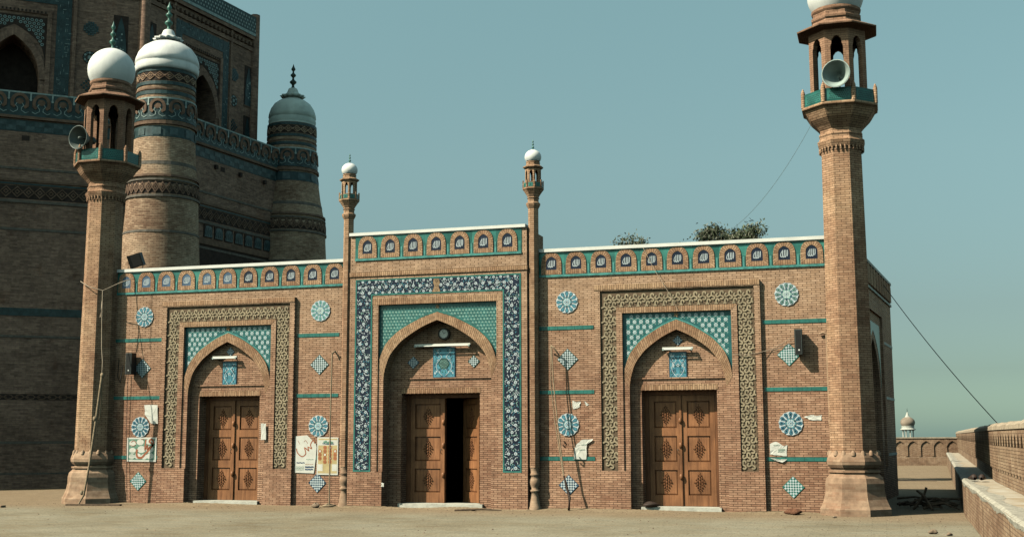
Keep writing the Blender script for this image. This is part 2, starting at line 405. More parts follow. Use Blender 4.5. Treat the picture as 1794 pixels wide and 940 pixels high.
def empty(name, loc=(0, 0, 0)):
    o = bpy.data.objects.new(name, None); COL.objects.link(o); o.location = loc; o.empty_display_size = .3; return o
def tag(o, label=None, cat=None, group=None, kind=None):
    if label: o['label'] = label
    if cat: o['category'] = cat
    if group: o['group'] = group
    if kind: o['kind'] = kind
    return o
def fixparent(root):      # parts are modelled in world coordinates; keep them there when the root is moved off the origin
    bpy.context.view_layer.update()
    for ch in root.children:
        ch.matrix_parent_inverse = root.matrix_world.inverted()
def frame_matrix(A, B, z=0):
    e = Vector((B[0] - A[0], B[1] - A[1], 0)).normalized(); w = Vector((-e.y, e.x, 0))
    M = Matrix(((e.x, w.x, 0), (e.y, w.y, 0), (e.z, w.z, 1))).to_4x4(); M.translation = Vector((A[0], A[1], z)); return M

# arch outlines ------------------------------------------------------
HALF = [(1, 0), (.99, .10), (.957, .23), (.88, .42), (.735, .59), (.59, .71), (.29, .885), (0, 1)]
def catmull(P, per=4):
    out = []
    Q = [P[0]] + list(P) + [P[-1]]
    for i in range(1, len(Q) - 2):
        for k in range(per):
            t = k / per; a, b, c, d = Q[i - 1], Q[i], Q[i + 1], Q[i + 2]
            out.append(tuple(.5 * ((2 * b[j]) + (-a[j] + c[j]) * t + (2 * a[j] - 5 * b[j] + 4 * c[j] - d[j]) * t * t + (-a[j] + 3 * b[j] - 3 * c[j] + d[j]) * t ** 3) for j in (0, 1)))
    out.append(P[-1]); return out
HC = catmull(HALF, 3)
def arch(cx, w, zs, za, shape=None):
    H = shape or HC
    left = [(cx - x * w, zs + z * (za - zs)) for x, z in H]
    right = [(cx + x * w, zs + z * (za - zs)) for x, z in reversed(H[:-1])]
    return left + right            # left spring -> apex -> right spring
def arch_z(x, w, zs, za):
    x = abs(x) / w
    if x >= 1: return zs
    for (x1, z1), (x0, z0) in zip(HC[:-1], HC[1:]):
        if x0 <= x <= x1: return zs + (z0 + (z1 - z0) * (x - x0) / (x1 - x0 + 1e-9)) * (za - zs)
    return za
CELL = [(1, 0), (1, .35), (.97, .6), (.85, .82), (.55, .95), (0, 1)]
CELLC = catmull(CELL, 2)

rnd = random.Random(7)
# ================================================================== SETTING
g = MB()
xs = [-600, -60, -25, -18, -12, -6, 0, 3, 6, 9, 12, 20, 60, 600]; ys = [-600, -60, -30, -20, -12, -8, -5, -3, -1.5, 0, 3, 8, 16, 30, 60, 600]
rows = [[(x, y, 0) for x in xs] for y in ys]
g.grid(rows, GROUND, closed=False, uvs=None, smooth=False)
tag(g.build('ground'), kind='structure')

# ================================================================== MOSQUE
mosque = empty('mosque', (0, 4, 0))
tag(mosque, 'low brick mosque with turquoise tile work, three arched doorways and white topped minarets', 'mosque')
P_ = []   # parts of the mosque (parented at the end)
def part(mb, name, label=None, parent=None):
    o = mb.build(name)
    if label: o['label'] = label
    if parent is None: P_.append(o)
    else:
        o.parent = parent
    return o

WC = 5.665                      # wing portal centre
WZ0, WZ1 = 5.33, 5.915          # teal band of the wings
FOUT, LOUT, LIN, RW, NW = 1.87, 1.74, 1.365, 1.23, 1.085
FT, LT, LIT, RT = 5.09, 4.95, 4.555, 4.43
PB = 0.89
NB = 0.13

# --- wing walls with a notch for the portal
for sgn in (-1, 1):
    w = MB()
    a, b = (2.2, 9.35)
    L = [(a, 0), (WC - 1.8, 0), (WC - 1.8, 5.0), (WC + 1.8, 5.0), (WC + 1.8, 0), (b, 0), (b, WZ1 + .0), (a, WZ1 + .0)]
    w.prism([(sgn * x, z) for x, z in L], 0, .45, B_RED)
    part(w, 'facade_wall')
    c = MB(); c.box(min(sgn * 2.26, sgn * 9.3), max(sgn * 2.26, sgn * 9.3), -.06, .5, WZ1 + .002, 5.995, WHITE); part(c, 'coping')

def allah(mb, cx, cz, w, h, y, m):
    # the word as four pen strokes, read right to left; unit box -.5...5 by 0..1
    S = [([(.45, 1.0), (.47, .75), (.46, .4), (.39, .1)], [.085, .10, .10, .07]),
         ([(.25, 1.0), (.26, .6), (.25, .3), (.20, .10), (.11, .02), (.03, .10)], [.085, .10, .10, .10, .09, .07]),
         ([(.05, 1.0), (.04, .6), (.02, .28), (-.04, .08), (-.13, .0), (-.22, .09)], [.085, .10, .10, .10, .09, .07]),
         ([(-.18, .98), (-.20, .6), (-.22, .25), (-.26, .08), (-.37, .04), (-.47, .16), (-.46, .38), (-.36, .66), (-.20, .90)], [.08, .10, .10, .09, .09, .09, .08, .07, .05])]
    for i, (p, ww) in enumerate(S):
        pts = [(cx + x * w, cz + z * h) for x, z in p]
        mb.ribbon(pts, [q * w * .98 for q in ww], y - .0006 * i, m)

def niche_cell(cx, z0, z1, y, w, navy, parent_band):
    h = z1 - z0
    m = MB()
    out = arch(cx, w / 2, z0, z1, CELLC)
    nw = .128; nz0 = z0 + .11; nz1 = z0 + .43 * (h / .52)
    inn = arch(cx, nw, nz0, nz1, [(1, 0), (1, .4), (.98, .68), (.72, .84), (.35, .95), (0, 1)])
    # resample both to equal counts
    def resample(P, n):
        L = [0]
        for i in range(1, len(P)): L.append(L[-1] + math.dist(P[i], P[i - 1]))
        o = []
        for k in range(n):
            t = L[-1] * k / (n - 1); i = 0
            while i < len(P) - 2 and L[i + 1] < t: i += 1
            f = (t - L[i]) / (L[i + 1] - L[i] + 1e-9); o.append((P[i][0] + (P[i + 1][0] - P[i][0]) * f, P[i][1] + (P[i + 1][1] - P[i][1]) * f))
        return o
    m.ring(resample(inn, 21), resample(out, 21), y - .035, y + .01, B_SOL)
    # soldier course below the navy tile
    a, b, c, d = out[0], inn[0], inn[-1], out[-1]
    m.face([(a[0], y - .035, a[1]), (d[0], y - .035, d[1]), (c[0], y - .035, c[1]), (b[0], y - .035, b[1])], B_SOL)
    m.face([(a[0], y - .035, a[1]), (a[0], y, a[1]), (d[0], y, d[1]), (d[0], y - .035, d[1])], B_SOL)
    o = m.build('arched_niche')
    o.parent = parent_band
    t = MB()
    t.prism(inn, y - .027, y, navy)
    allah(t, cx, nz0 + .06, .165, (nz1 - nz0) * .52, y - .0295, WGLAZE)
    t2 = t.build('calligraphy_tile'); t2.parent = parent_band

def niche_band(x0, x1, z0, z1, y, centres, navyf, cw=.485):
    bm = MB()
    bm.box(x0, x1, y - .012, y + .02, z0, z1, TEAL)
    bm.box(x0, x1, y - .03, y - .0125, z0, z0 + .055, TEAL2)
    rb = random.Random(int(x0 * 10)); k = x0 + .001
    while k < x1 - .03:
        w_ = min(.2, x1 - .001 - k)
        for za, zb_ in ((z0 + .056, z0 + .30), (z0 + .302, z1 - .001)):
            mm = rb.choice([TEAL, TEAL, TEALA, TEALB, TEALA])
            bm.face([(k, y - .0132, za), (k + w_ - .003, y - .0132, za), (k + w_ - .003, y - .0132, zb_), (k, y - .0132, zb_)], mm)
        k += .2
    cs = sorted(centres)
    for i in range(len(cs) - 1):
        xm = (cs[i] + cs[i + 1]) / 2
        bm.box(xm - .022, xm + .022, y - .026, y - .0136, z0 + .056, z1 - .30, TEAL2)
    band = part(bm, 'niche_band')
    for k, cx in enumerate(cs):
        niche_cell(cx, z0 + .058, z1 - .015, y, cw, navyf(k), band)
cR = [2.765 + .5915 * k for k in range(11)]
niche_band(2.27, 9.3, WZ0, WZ1, 0, cR, lambda k: NAVY)
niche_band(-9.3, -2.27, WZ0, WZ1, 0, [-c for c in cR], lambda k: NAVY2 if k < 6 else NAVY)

# --- stripes, medallions, checkered diamonds
for sgn in (-1, 1):
    for z in (4.138, 2.662, 1.155):
        for a, b in ((2.62 if sgn < 0 else 2.3, 3.75), (7.57, 8.95)):
            s_ = MB(); x0, x1 = sorted((sgn * a, sgn * b)); s_.box(x0, x1, -.012, .02, z - .042, z + .042, TEAL)
            # glaze joints
            k = x0 + .2
            while k < x1: s_.box(k, k + .006, -.0135, -.0125, z - .04, z + .04, DGREEN); k += .2
            part(s_, 'turquoise_stripe')
def medallion(cx, cz, style):
    m = MB(); r = .262
    m.prism([(cx + r * (1.0 if k % 2 else .955) * math.cos(PI * k / 14 + .1), cz + r * (1.0 if k % 2 else .955) * math.sin(PI * k / 14 + .1)) for k in range(28)], -.022, .01, WGLAZE, side=TEAL2)
    pet, core, mid = {0: (SLATE, TURQ, TURQ), 1: (BLUE, NAVY, TURQ), 2: (SLATE, DGREEN, PGLAZE), 3: (TURQ, TEAL, PGLAZE)}[style]
    n = 12
    for k in range(n):
        a = 2 * PI * k / n
        ca, sa = math.cos(a), math.sin(a)
        def rt(u, v): return (u * ca - v * sa, u * sa + v * ca)
        for u0, L_, w_, mm, yy in ((.186, .066, .040, pet, -.0245), (.188, .048, .027, mid, -.0252), (.190, .032, .014, core, -.0259)):
            o_ = rt(u0, 0); m.fan(cx + o_[0], cz + o_[1], yy, [rt(L_ * math.cos(t), w_ * math.sin(t) * (1.15 if math.cos(t) > 0 else .8)) for t in [2 * PI * q / 10 for q in range(10)]], mm)
        o_ = rt(.100, 0); m.disc(cx + o_[0], cz + o_[1], -.0266, .020, pet if k % 2 else mid, 7)
    m.disc(cx, cz, -.0255, .122, SLATE, 22)
    m.disc(cx, cz, -.0262, .108, PGLAZE, 20)
    m.disc(cx, cz, -.0269, .082, WGLAZE, 18)
    m.star(cx, cz, -.0276, .078, .040, 8, mid)
    m.disc(cx, cz, -.0283, .036, WGLAZE, 10)
    m.star(cx, cz, -.0290, .032, .012, 8, SLATE)
    part(m, 'tile_medallion', label={1: 'tile medallion with deep blue petals', 2: 'tile medallion with dark green petals'}.get(style))
for i, (x, z) in enumerate([(3.13, 4.735), (8.11, 4.735), (3.13, 1.92), (8.11, 1.92)]):
    medallion(x, z, [0, 2, 0, 1][i]); medallion(-x, z, [3, 0, 0, 1][i])
def diamond(cx, cz, r, y, dark, n=8, rz=None, light=WGLAZE):
    m = MB(); rz = rz or r
    e = .018
    m.prism([(cx - r - e, cz), (cx, cz - rz - e), (cx + r + e, cz), (cx, cz + rz + e)], y - .012, y + .01, dark)
    for i in range(n):
        for j in range(n):
            if (i + j) % 2: continue
            def q(u, v): return (cx + (u - v) * r, y - .0145, cz + (u + v - 1) * rz)
            u0, u1, v0, v1 = i / n, (i + 1) / n, j / n, (j + 1) / n
            m.face([q(u0, v0), q(u1, v0), q(u1, v1), q(u0, v1)], light)
    part(m, 'checkered_diamond')
for sx in (-1, 1):
    for x in (3.133, 8.118):
        diamond(sx * x, 3.41, .235, 0, DGREEN if not (sx > 0 and x > 5) else TEAL, 9)
        diamond(sx * x, .56, .22, 0, BLUE if x < 5 else TEAL, 8)

# --- decorated portals
def swirl_lattice(mb, inside, x0, x1, z0, z1, y, p=.196, lw=.034):
    # carved strapwork: interlocking hooked three-armed knots on a triangular grid
    row = 0; z = z0 - p
    while z < z1 + p:
        x = x0 - p + (p / 2 if row % 2 else 0)
        while x < x1 + p:
            for k in range(3):
                a0 = R(90 + 120 * k)
                pts = [(x, z)]
                for L_, tn in ((.20, 0), (.13, 0), (.12, -36), (.12, -42), (.12, -42), (.12, -42), (.11, -42)):
                    a0 += R(tn); pts.append((pts[-1][0] + p * L_ * math.cos(a0), pts[-1][1] + p * L_ * math.sin(a0)))
                run = []
                for q in pts:
                    if inside(*q): run.append(q)
                    else: break
                if len(run) >= 2: mb.ribbon(run, lw, y - .0007 * k, GIRIH, h=.02)
            x += p
        z += p * .866; row += 1

def spandrel_region(cx, W, w_o, zs, za, zt, mg):
    def f(x, z): return abs(x - cx) < W - mg and z < zt - mg and z > arch_z(x - cx, w_o, zs, za) + mg * 1.25
    return f

def flower_ring(mb, x, z, y, r):
    mb.star(x, z, y, r, r * .80, 8, WGLAZE); mb.disc(x, z, y - .0008, r * .52, TEAL2, 8); mb.disc(x, z, y - .0016, r * .30, WGLAZE, 6)

def portal_wing(cx, seed):
    rr = random.Random(seed)
    fr = MB()
    yF = -.085
    # outer brick strip, standing on the plinth
    fr.prism([(cx - FOUT, PB), (cx - LOUT, PB), (cx - LOUT, LT), (cx + LOUT, LT), (cx + LOUT, PB), (cx + FOUT, PB), (cx + FOUT, FT - .12), (cx - FOUT, FT - .12)], yF, .3, B_RED)
    fr.box(cx - FOUT - .0, cx + FOUT + .0, yF - .012, .3, FT - .118, FT, B_SOL)
    # inner strip: uprights in soldier bricks on edge and a soldier lintel
    fr.prism([(cx - LIN, PB), (cx - RW, PB), (cx - RW, RT), (cx - LIN, LIT)], yF, .3, B_RED)
    fr.prism([(cx + RW, PB), (cx + LIN, PB), (cx + LIN, LIT), (cx + RW, RT)], yF, .3, B_RED)
    fr.prism([(cx - LIN, LIT), (cx - RW, RT), (cx + RW, RT), (cx + LIN, LIT)], yF - .004, .3, B_SOL)
    # plinth
    for s in (-1, 1):
        x0, x1 = sorted((cx + s * NW, cx + s * FOUT)); fr.box(x0, x1, yF - .006, .3, 0, PB - .003, B_RED)
    f = part(fr, 'portal_frame')
    # carved band
    la = MB()
    la.prism([(cx - LOUT, PB), (cx - LIN, PB), (cx - LIN, LIT), (cx + LIN, LIT), (cx + LIN, PB), (cx + LOUT, PB), (cx + LOUT, LT), (cx - LOUT, LT)], yF + .042, .2, GIRIH_D, sides=False)
    def ins(x, z):
        d = abs(x - cx)
        return (d < LOUT - .014 and z < LT - .014 and z > PB + .014) and (d > LIN + .014 or z > LIT + .014)
    swirl_lattice(la, ins, cx - LOUT, cx + LOUT, PB, LT, yF + .024)
    part(la, 'carved_band')
    # recessed panel: jambs, arch ring, spandrel tiles
    ar = MB()
    zs, zo = 2.72, 2.95
    inner = arch(cx, NW, zs, 4.03); outer = arch(cx, RW - .012, zo, 4.25)
    yJ = yF + .035
    ar.ring(inner, outer, yJ, yJ + .06, B_SOL, yin=NB + .01)
    for s in (-1, 1):
        x0, x1 = sorted((cx + s * NW, cx + s * (RW - .001)))
        q = [(x0, PB), (x1, PB), (x1, zo if s > 0 else zs), (x0, zs if s > 0 else zo)]
        ar.prism(q, yJ, NB + .01, B_RED)
        # reveal below the plinth top
    part(ar, 'arch_ring')
    sp = MB(); yS = yJ + .045
    sp.prism([(cx - RW, zo - .1), (cx - RW, RT), (cx + RW, RT), (cx + RW, zo - .1)] + list(reversed(arch(cx, RW - .015, zo, 4.245))), yS, yS + .02, SPAN_B, sides=False)
    # pale green border following the arch
    sp.ribbon([(x, z + .028) for x, z in arch(cx, RW - .015, zo, 4.25)[3:-3]], .03, yS - .004, TEAL2)
    reg = spandrel_region(cx, RW, RW - .02, zo, 4.25, RT, .055)
    p = .147; z = RT - .085; row = 0
    while z > zo:
        x = cx - 1.176 + (p / 2 if row % 2 else 0)
        while x < cx + RW:
            if reg(x, z) and not (abs(x - cx) < .09 and z > 4.3): flower_ring(sp, x, z, yS - .002, .047)
            x += p
        z -= p * .8; row += 1
    # little white leaves between the flowers
    z = RT - .085 - p * .4; row = 0
    while z > zo:
        x = cx - 1.176 + p / 4
        while x < cx + RW:
            if reg(x, z): sp.star(x, z, yS - .0015, .021, .009, 4, PGLAZE)
            x += p / 2
        z -= p * .8; row += 1
    sp.star(cx, RT - .06, yS - .02, .07, .035, 5, TERRA)
    part(sp, 'spandrel_tiles')
    # back wall of the niche with the door opening
    bw = MB(); dw, dh = .85, 2.68
    bw.prism([(cx - 1.25, 0), (cx - dw, 0), (cx - dw, dh), (cx + dw, dh), (cx + dw, 0), (cx + 1.25, 0), (cx + 1.25, 4.3), (cx - 1.25, 4.3)], NB, NB + .48, B_RED)
    bw.box(cx - NW, cx + NW, NB - .028, NB, 2.93, 2.965, B_RED)
    bw.box(cx - dw - .02, cx + dw + .02, NB - .009, NB - .001, dh, dh + .13, B_SOL)
    part(bw, 'niche_wall')
    cartouche(cx - .005, 3.235, .2, .305, NB)
    diamond(cx, 3.79, .10, NB, BLUE, 5)
    door(cx, dw, dh, NB + .38, 0)
    si = MB(); si.box(cx - dw - .03, cx + dw + .05, NB - .10, NB + .46, 0, .095, SILL); part(si, 'door_sill')

def cartouche(cx, cz, hw, hh, y, hexes=False):
    m = MB(); m.box(cx - hw, cx + hw, y - .02, y + .01, cz - hh, cz + hh, BLUE)
    m.box(cx - hw + .018, cx + hw - .018, y - .022, y - .0205, cz - hh + .018, cz + hh - .018, TURQ)
    rr = random.Random(int(cx * 10) + 5)
    def sym(f):
        for s in (-1, 1): f(s)
    for k in range(34):
        u = rr.uniform(.02, hw - .035); v = rr.uniform(-hh + .04, hh - .04); r = rr.uniform(.009, .02); mm = rr.choice([WGLAZE, BLUE, DGREEN, TEAL, WGLAZE, BLUE])
        for s in (-1, 1): m.disc(cx + s * u, cz + v, y - .0235 - .00005 * k, r, mm, 7, r * rr.uniform(.8, 1.6), rr.random())
    for s in (-1, 1):
        pts = [(cx + s * (hw * .15 + hw * .55 * abs(math.sin(t * 2.2))), cz - hh * .85 + t * hh * .85) for t in [q * .1 for q in range(21)]]
        m.ribbon(pts, .011, y - .0256, WGLAZE)
        pts = [(cx + s * (hw * .8 - hw * .55 * abs(math.sin(t * 2.2))), cz - hh * .85 + t * hh * .85) for t in [q * .1 for q in range(21)]]
        m.ribbon(pts, .008, y - .0262, BLUE)
    if hexes:
        m.disc(cx, cz - .03, y - .027, .145, DGREEN, 6)
        for i in range(-3, 4):
            for j in range(-4, 5):
                hx, hz = cx + i * .036 + (j % 2) * .018, cz - .03 + j * .031
                if math.hypot(hx - cx, hz - cz + .03) < .12: m.disc(hx, hz, y - .028, .011, PGLAZE, 6)
    else:
        m.star(cx, cz, y - .027, .05, .022, 6, WGLAZE); m.disc(cx, cz, y - .028, .016, BLUE, 8)
    part(m, 'tile_panel')

def ornament(mb, cx, cz, y, w, h, m):
    # carved leafy lozenge: symmetric low lumps
    L = [(0, 0, .16), (0, .30, .13), (0, -.30, .13), (0, .56, .10), (0, -.56, .10), (0, .8, .07), (0, -.8, .07), (0, .97, .04), (0, -.97, .04)]
    for s in (-1, 1):
        L += [(s * .42, .12, .13), (s * .42, -.14, .13), (s * .75, 0, .10), (s * .38, .42, .12), (s * .38, -.44, .12), (s * .25, .68, .09), (s * .25, -.68, .09), (s * .68, .27, .08), (s * .68, -.27, .08), (s * .97, 0, .05)]
    for i, (u, v, r) in enumerate(L):
        px, pz = cx + u * w, cz + v * h; rx, rz = r * w * 1.5, r * h * 1.0
        n = 8; a0 = i * .7
        ringp = [(px + rx * math.cos(2 * PI * k / n + a0), y, pz + rz * math.sin(2 * PI * k / n + a0)) for k in range(n)]
        ring2 = [(px + rx * .55 * math.cos(2 * PI * k / n + a0), y - .026, pz + rz * .55 * math.sin(2 * PI * k / n + a0)) for k in range(n)]
        mb.grid([ringp, ring2], m, True, smooth=False); mb.face(list(ring2), m)

def leaf_mesh(w, zb, zt, y0, M, side, narrow=False):
    # local x 0..w, front at local y=0
    d = MB(M)
    d.box(0, w, 0, .05, zb, zt, WOOD)
    sw = .115
    zz = [zb, .34, .90, 1.08, 1.66, 1.84, 2.44, zt]
    d.box(.004, sw, -.040, 0, zb, zt - .004, WOOD); d.box(w - sw, w - .004, -.040, 0, zb, zt - .004, WOOD)
    for a, b in ((zz[0], zz[1]), (zz[2], zz[3]), (zz[4], zz[5]), (zz[6], zz[7] - .004)): d.box(sw, w - sw, -.037, 0, a, b, WOOD)
    for a, b in ((zz[1], zz[2]), (zz[3], zz[4]), (zz[5], zz[6])):
        # moulded field
        i = .035
        q = [(sw, a), (w - sw, a), (w - sw, b), (sw, b)]; r_ = [(sw + i, a + i), (w - sw - i, a + i), (w - sw - i, b - i), (sw + i, b - i)]
        for k in range(4):
            k2 = (k + 1) % 4
            d.face([(q[k][0], -.002, q[k][1]), (q[k2][0], -.002, q[k2][1]), (r_[k2][0], -.014, r_[k2][1]), (r_[k][0], -.014, r_[k][1])], WOODD)
        d.face([(x, -.014, z) for x, z in r_], WOOD)
        ornament(d, w / 2, (a + b) / 2, -.0145, .128, .235, WOODD)
    return d

def door(cx, dw, dh, y, ajar):
    fr = MB()
    for s in (-1, 1):
        x0, x1 = sorted((cx + s * dw, cx + s * (dw - .10))); fr.box(x0, x1, y - .05, y + .08, .096, dh, WOODD)
    fr.box(cx - dw + .1, cx + dw - .1, y - .05, y + .08, dh - .10, dh, WOODD)
    D = part(fr, 'door')
    w = dw - .10 - .004
    zb, zt = .10, dh - .105
    for s in (-1, 1):
        if s < 0: M = Matrix.Translation((cx - dw + .102, y, 0))
        else:
            ww = w
            if ajar: M = Matrix.Translation((cx + dw - .102, y, 0)) @ Matrix.Rotation(R(-ajar), 4, 'Z') @ Matrix.Translation((-w, 0, 0))
            else: M = Matrix.Translation((cx + .002, y, 0))
        d = leaf_mesh(w, zb, zt, y, M, s)
        lf = d.build('door_leaf'); lf.parent = D
    # closing strip with knobs, fixed to the left leaf
    k = MB(); k.box(cx - .055, cx - .003, y - .075, y - .0405, zb, zt - .01, WOOD)
    for z in (.75, 1.45, 2.0):
        k.lathe(cx - .03, y - .08, [(.001, z - .07), (.035, z - .05), (.045, z), (.035, z + .05), (.001, z + .07)], WOOD, 8)
    st = k.build('closing_strip'); st.parent = D
    h = MB(); h.tube([(cx - .1, y - .04, 1.36), (cx - .1, y - .075, 1.36), (cx - .1, y - .075, 1.27), (cx - .1, y - .04, 1.27)], .008, DARKMET)
    hd = h.build('door_handle'); hd.parent = D

portal_wing(WC, 1); portal_wing(-WC, 2)

# --- central bay ----------------------------------------------------
YB = -.25
def navy_band():
    O, I, TO, TI, B = 2.09, 1.645, 5.425, 5.03, .84
    m = MB(); y = YB - .008
    m.prism([(-O, B), (-I, B), (-I, TI), (I, TI), (I, B), (O, B), (O, TO), (-O, TO)], y, YB + .01, NAVY)
    e = .035
    # turquoise borders
    for pts in ([(-O + e / 2, B + e / 2), (-O + e / 2, TO - e / 2), (O - e / 2, TO - e / 2), (O - e / 2, B + e / 2), (I + e / 2, B + e / 2), (I + e / 2, TI + e / 2), (-I - e / 2, TI + e / 2), (-I - e / 2, B + e / 2)],):
        m.ribbon(pts, e, y - .003, TEAL, closed=True)
    def inside(x, z, mg):
        a = abs(x)
        return (a < O - e - mg and z < TO - e - mg and z > B + e + mg) and (a > I + e + mg or z > TI + e + mg)
    rr = random.Random(11)
    pts = []
    # rows of big blossoms climbing the uprights and crossing the head
    for s in (-1, 1):
        z = B + .10; k = 0
        while z < TO - .3:
            for q in (-.085, .085) if k % 2 == 0 else (-.168, 0, .168):
                pts.append((s * (O + I) / 2 + q, z))
            z += .1625; k += 1
    x = -1.99; k = 0
    while x < 2.05:
        pts.append((x, (TO + TI) / 2)); pts.append((x + .0875, TO - .065)); pts.append((x + .0875, TI + .062)); x += .175
    for i, (px, pz) in enumerate(pts):
        if inside(px, pz, .022) and not abs(px) < .10:
            r = .042 * rr.uniform(.92, 1.06)
            if not inside(px, pz, .04): r = .036
            m.star(px, pz, y - .002, r, r * .76, 7, WGLAZE, rr.random()); m.disc(px, pz, y - .0028, r * .40, BLUE, 7); m.disc(px, pz, y - .0034, r * .17, WGLAZE, 5)
    # leaves and buds
    n = 0; lv = []
    for _ in range(15000):
        px = rr.uniform(-O, O); pz = rr.uniform(B, TO)
        if not inside(px, pz, .014) or abs(px) < .09: continue
        if any(math.hypot(px - a, pz - b) < .053 for a, b in pts): continue
        if any(math.hypot(px - a, pz - b) < .028 for a, b in lv): continue
        lv.append((px, pz))
        a = rr.uniform(0, PI); r = rr.uniform(.010, .018)
        m.fan(px, pz, y - .0012 - .000001 * n, [(r * 1.7 * math.cos(t) * math.cos(a) - r * .55 * math.sin(t) * math.sin(a), r * 1.7 * math.cos(t) * math.sin(a) + r * .55 * math.sin(t) * math.cos(a)) for t in [2 * PI * q / 6 for q in range(6)]], rr.choice([WGLAZE, PGLAZE, WGLAZE, TURQ]))
        n += 1
        if n > 1900: break
    # damaged brown patch at the middle of the head
    m.prism([(-.07, TO - .05), (.06, TO - .05), (.085, TO - .15), (.05, TO - .23), (.10, TI + .03), (-.11, TI + .03), (-.05, TO - .22), (-.085, TO - .14)], y - .006, y, TERRA)
    for k in range(3): m.disc(0, TO - .1 - .11 * k, y - .0075 , .035, GIRIH_D, 8); m.disc(0, TO - .1 - .11 * k, y - .0085, .02, TERRA, 8)
    part(m, 'floral_tile_band')

cb = MB()
# pier block with the niche band zone above; holes are left for the recessed panel
cb.prism([(-2.235, .84), (-1.49, .84), (-1.49, 4.80), (1.49, 4.80), (1.49, .84), (2.235, .84), (2.235, 6.5), (-2.235, 6.5)], YB, .45, B_RED)
for s in (-1, 1):
    x0, x1 = sorted((s * 1.355, s * 2.235)); cb.box(x0, x1, YB - .008, .45, 0, .838, B_RED)
cb.box(-2.25, 2.25, YB - .03, YB, 5.50, 5.60, B_SOL)
cb.box(-1.64, 1.64, YB - .006, YB, 4.80, 4.955, B_SOL)
cb.box(-2.235, -1.9, .45, 1.2, 5.9, 6.5, B_RED); cb.box(1.9, 2.235, .45, 1.2, 5.9, 6.5, B_RED)
part(cb, 'entrance_bay')
cc = MB(); cc.box(-2.26, 2.21, YB - .05, .5, 6.502, 6.575, WHITE); part(cc, 'coping')
nb = [-1.783 + .592 * k for k in range(7)]
niche_band(-2.11, 2.11, 5.885, 6.495, YB, nb, lambda k: NAVY, cw=.48)
navy_band()
ar = MB(); yJ = YB + .03; CNB = .16
zs, zo = 3.0, 3.33
inner = arch(0, 1.355, zs, 4.40); outer = arch(0, 1.478, zo, 4.59)
ar.ring(inner, outer, yJ, yJ + .08, B_SOL, yin=CNB + .01)
for s in (-1, 1):
    x0, x1 = sorted((s * 1.355, s * 1.489))
    ar.prism([(x0, .842), (x1, .842), (x1, zo if s > 0 else zs), (x0, zs if s > 0 else zo)], yJ, CNB + .01, B_RED)
part(ar, 'arch_ring')
sp = MB(); yS = yJ + .055
sp.prism([(-1.49, zo - .1), (-1.49, 4.80), (1.49, 4.80), (1.49, zo - .1)] + list(reversed(arch(0, 1.476, zo, 4.585))), yS, yS + .02, SPAN_G, sides=False)
sp.ribbon([(x, z + .024) for x, z in arch(0, 1.476, zo, 4.59)[3:-3]], .028, yS - .005, TEAL)
reg = spandrel_region(0, 1.49, 1.47, zo, 4.59, 4.80, .04)
p = .081; z = 4.76; row = 0
while z > zo:
    x = -1.47 + (p / 2 if row % 2 else 0)
    while x < 1.49:
        if reg(x, z):
            sp.star(x, z + .004, yS - .002, .031, .020, 6, PGLAZE); sp.disc(x - .006, z - .012, yS - .0028, .014, TEAL, 6); sp.disc(x, z - .034, yS - .0026, .010, DGREEN, 4)
        x += p
    z -= p * .93; row += 1
sp.star(0, 4.73, yS - .02, .06, .03, 5, TERRA)
part(sp, 'spandrel_tiles')
bw = MB(); dw, dh = 1.03, 2.68
bw.prism([(-1.5, 0), (-dw, 0), (-dw, dh), (dw - .08, dh), (dw - .08, 0), (1.5, 0), (1.5, 4.7), (-1.5, 4.7)], CNB, CNB + .55, B_RED)
bw.box(-1.355, 1.355, CNB - .026, CNB, 3.02, 3.05, B_RED)
bw.box(-dw - .02, dw - .06, CNB - .009, CNB - .001, dh, dh + .13, B_SOL)
part(bw, 'niche_wall')
cartouche(.055, 3.41, .283, .365, CNB, True)
diamond(-.735, 3.42, .135, CNB, BLUE, 6); diamond(.80, 3.42, .135, CNB, DGREEN, 6)
door(-.04, .99, dh, CNB + .39, 45)
si = MB(); si.box(-dw - .03, dw + .02, CNB - .12, CNB + .5, 0, .095, SILL); part(si, 'door_sill')

# --- body of the building: room behind the facade, skewed right flank
FR, BR = (9.38, .25), (10.37, 9.25)
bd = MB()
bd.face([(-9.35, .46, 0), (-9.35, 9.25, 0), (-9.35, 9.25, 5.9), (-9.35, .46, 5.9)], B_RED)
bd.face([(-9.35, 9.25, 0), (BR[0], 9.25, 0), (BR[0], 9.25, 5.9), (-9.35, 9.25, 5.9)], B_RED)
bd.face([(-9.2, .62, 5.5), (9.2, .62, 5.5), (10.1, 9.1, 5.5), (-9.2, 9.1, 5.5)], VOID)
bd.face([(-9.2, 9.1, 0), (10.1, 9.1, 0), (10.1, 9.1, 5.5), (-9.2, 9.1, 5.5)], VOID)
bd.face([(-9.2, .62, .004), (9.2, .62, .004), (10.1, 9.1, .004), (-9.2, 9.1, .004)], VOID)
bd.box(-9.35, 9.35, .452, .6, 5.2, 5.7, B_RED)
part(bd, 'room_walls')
sw = MB(frame_matrix(FR, BR)); Ls = 9.05
HC_ = Ls / 2
sw.prism([(0, 0), (HC_ - 1.2, 0), (HC_ - 1.2, 2.6)] + arch(HC_, 1.2, 2.6, 4.1)[1:-1] + [(HC_ + 1.2, 2.6), (HC_ + 1.2, 0), (Ls, 0), (Ls, 5.92), (0, 5.92)], 0, .4, B_RED)
sw.prism([(HC_ - 2, .85), (HC_ - 1.7, .85), (HC_ - 1.7, 4.75), (HC_ + 1.7, 4.75), (HC_ + 1.7, .85), (HC_ + 2, .85), (HC_ + 2, 5.05), (HC_ - 2, 5.05)], -.06, 0, B_RED)
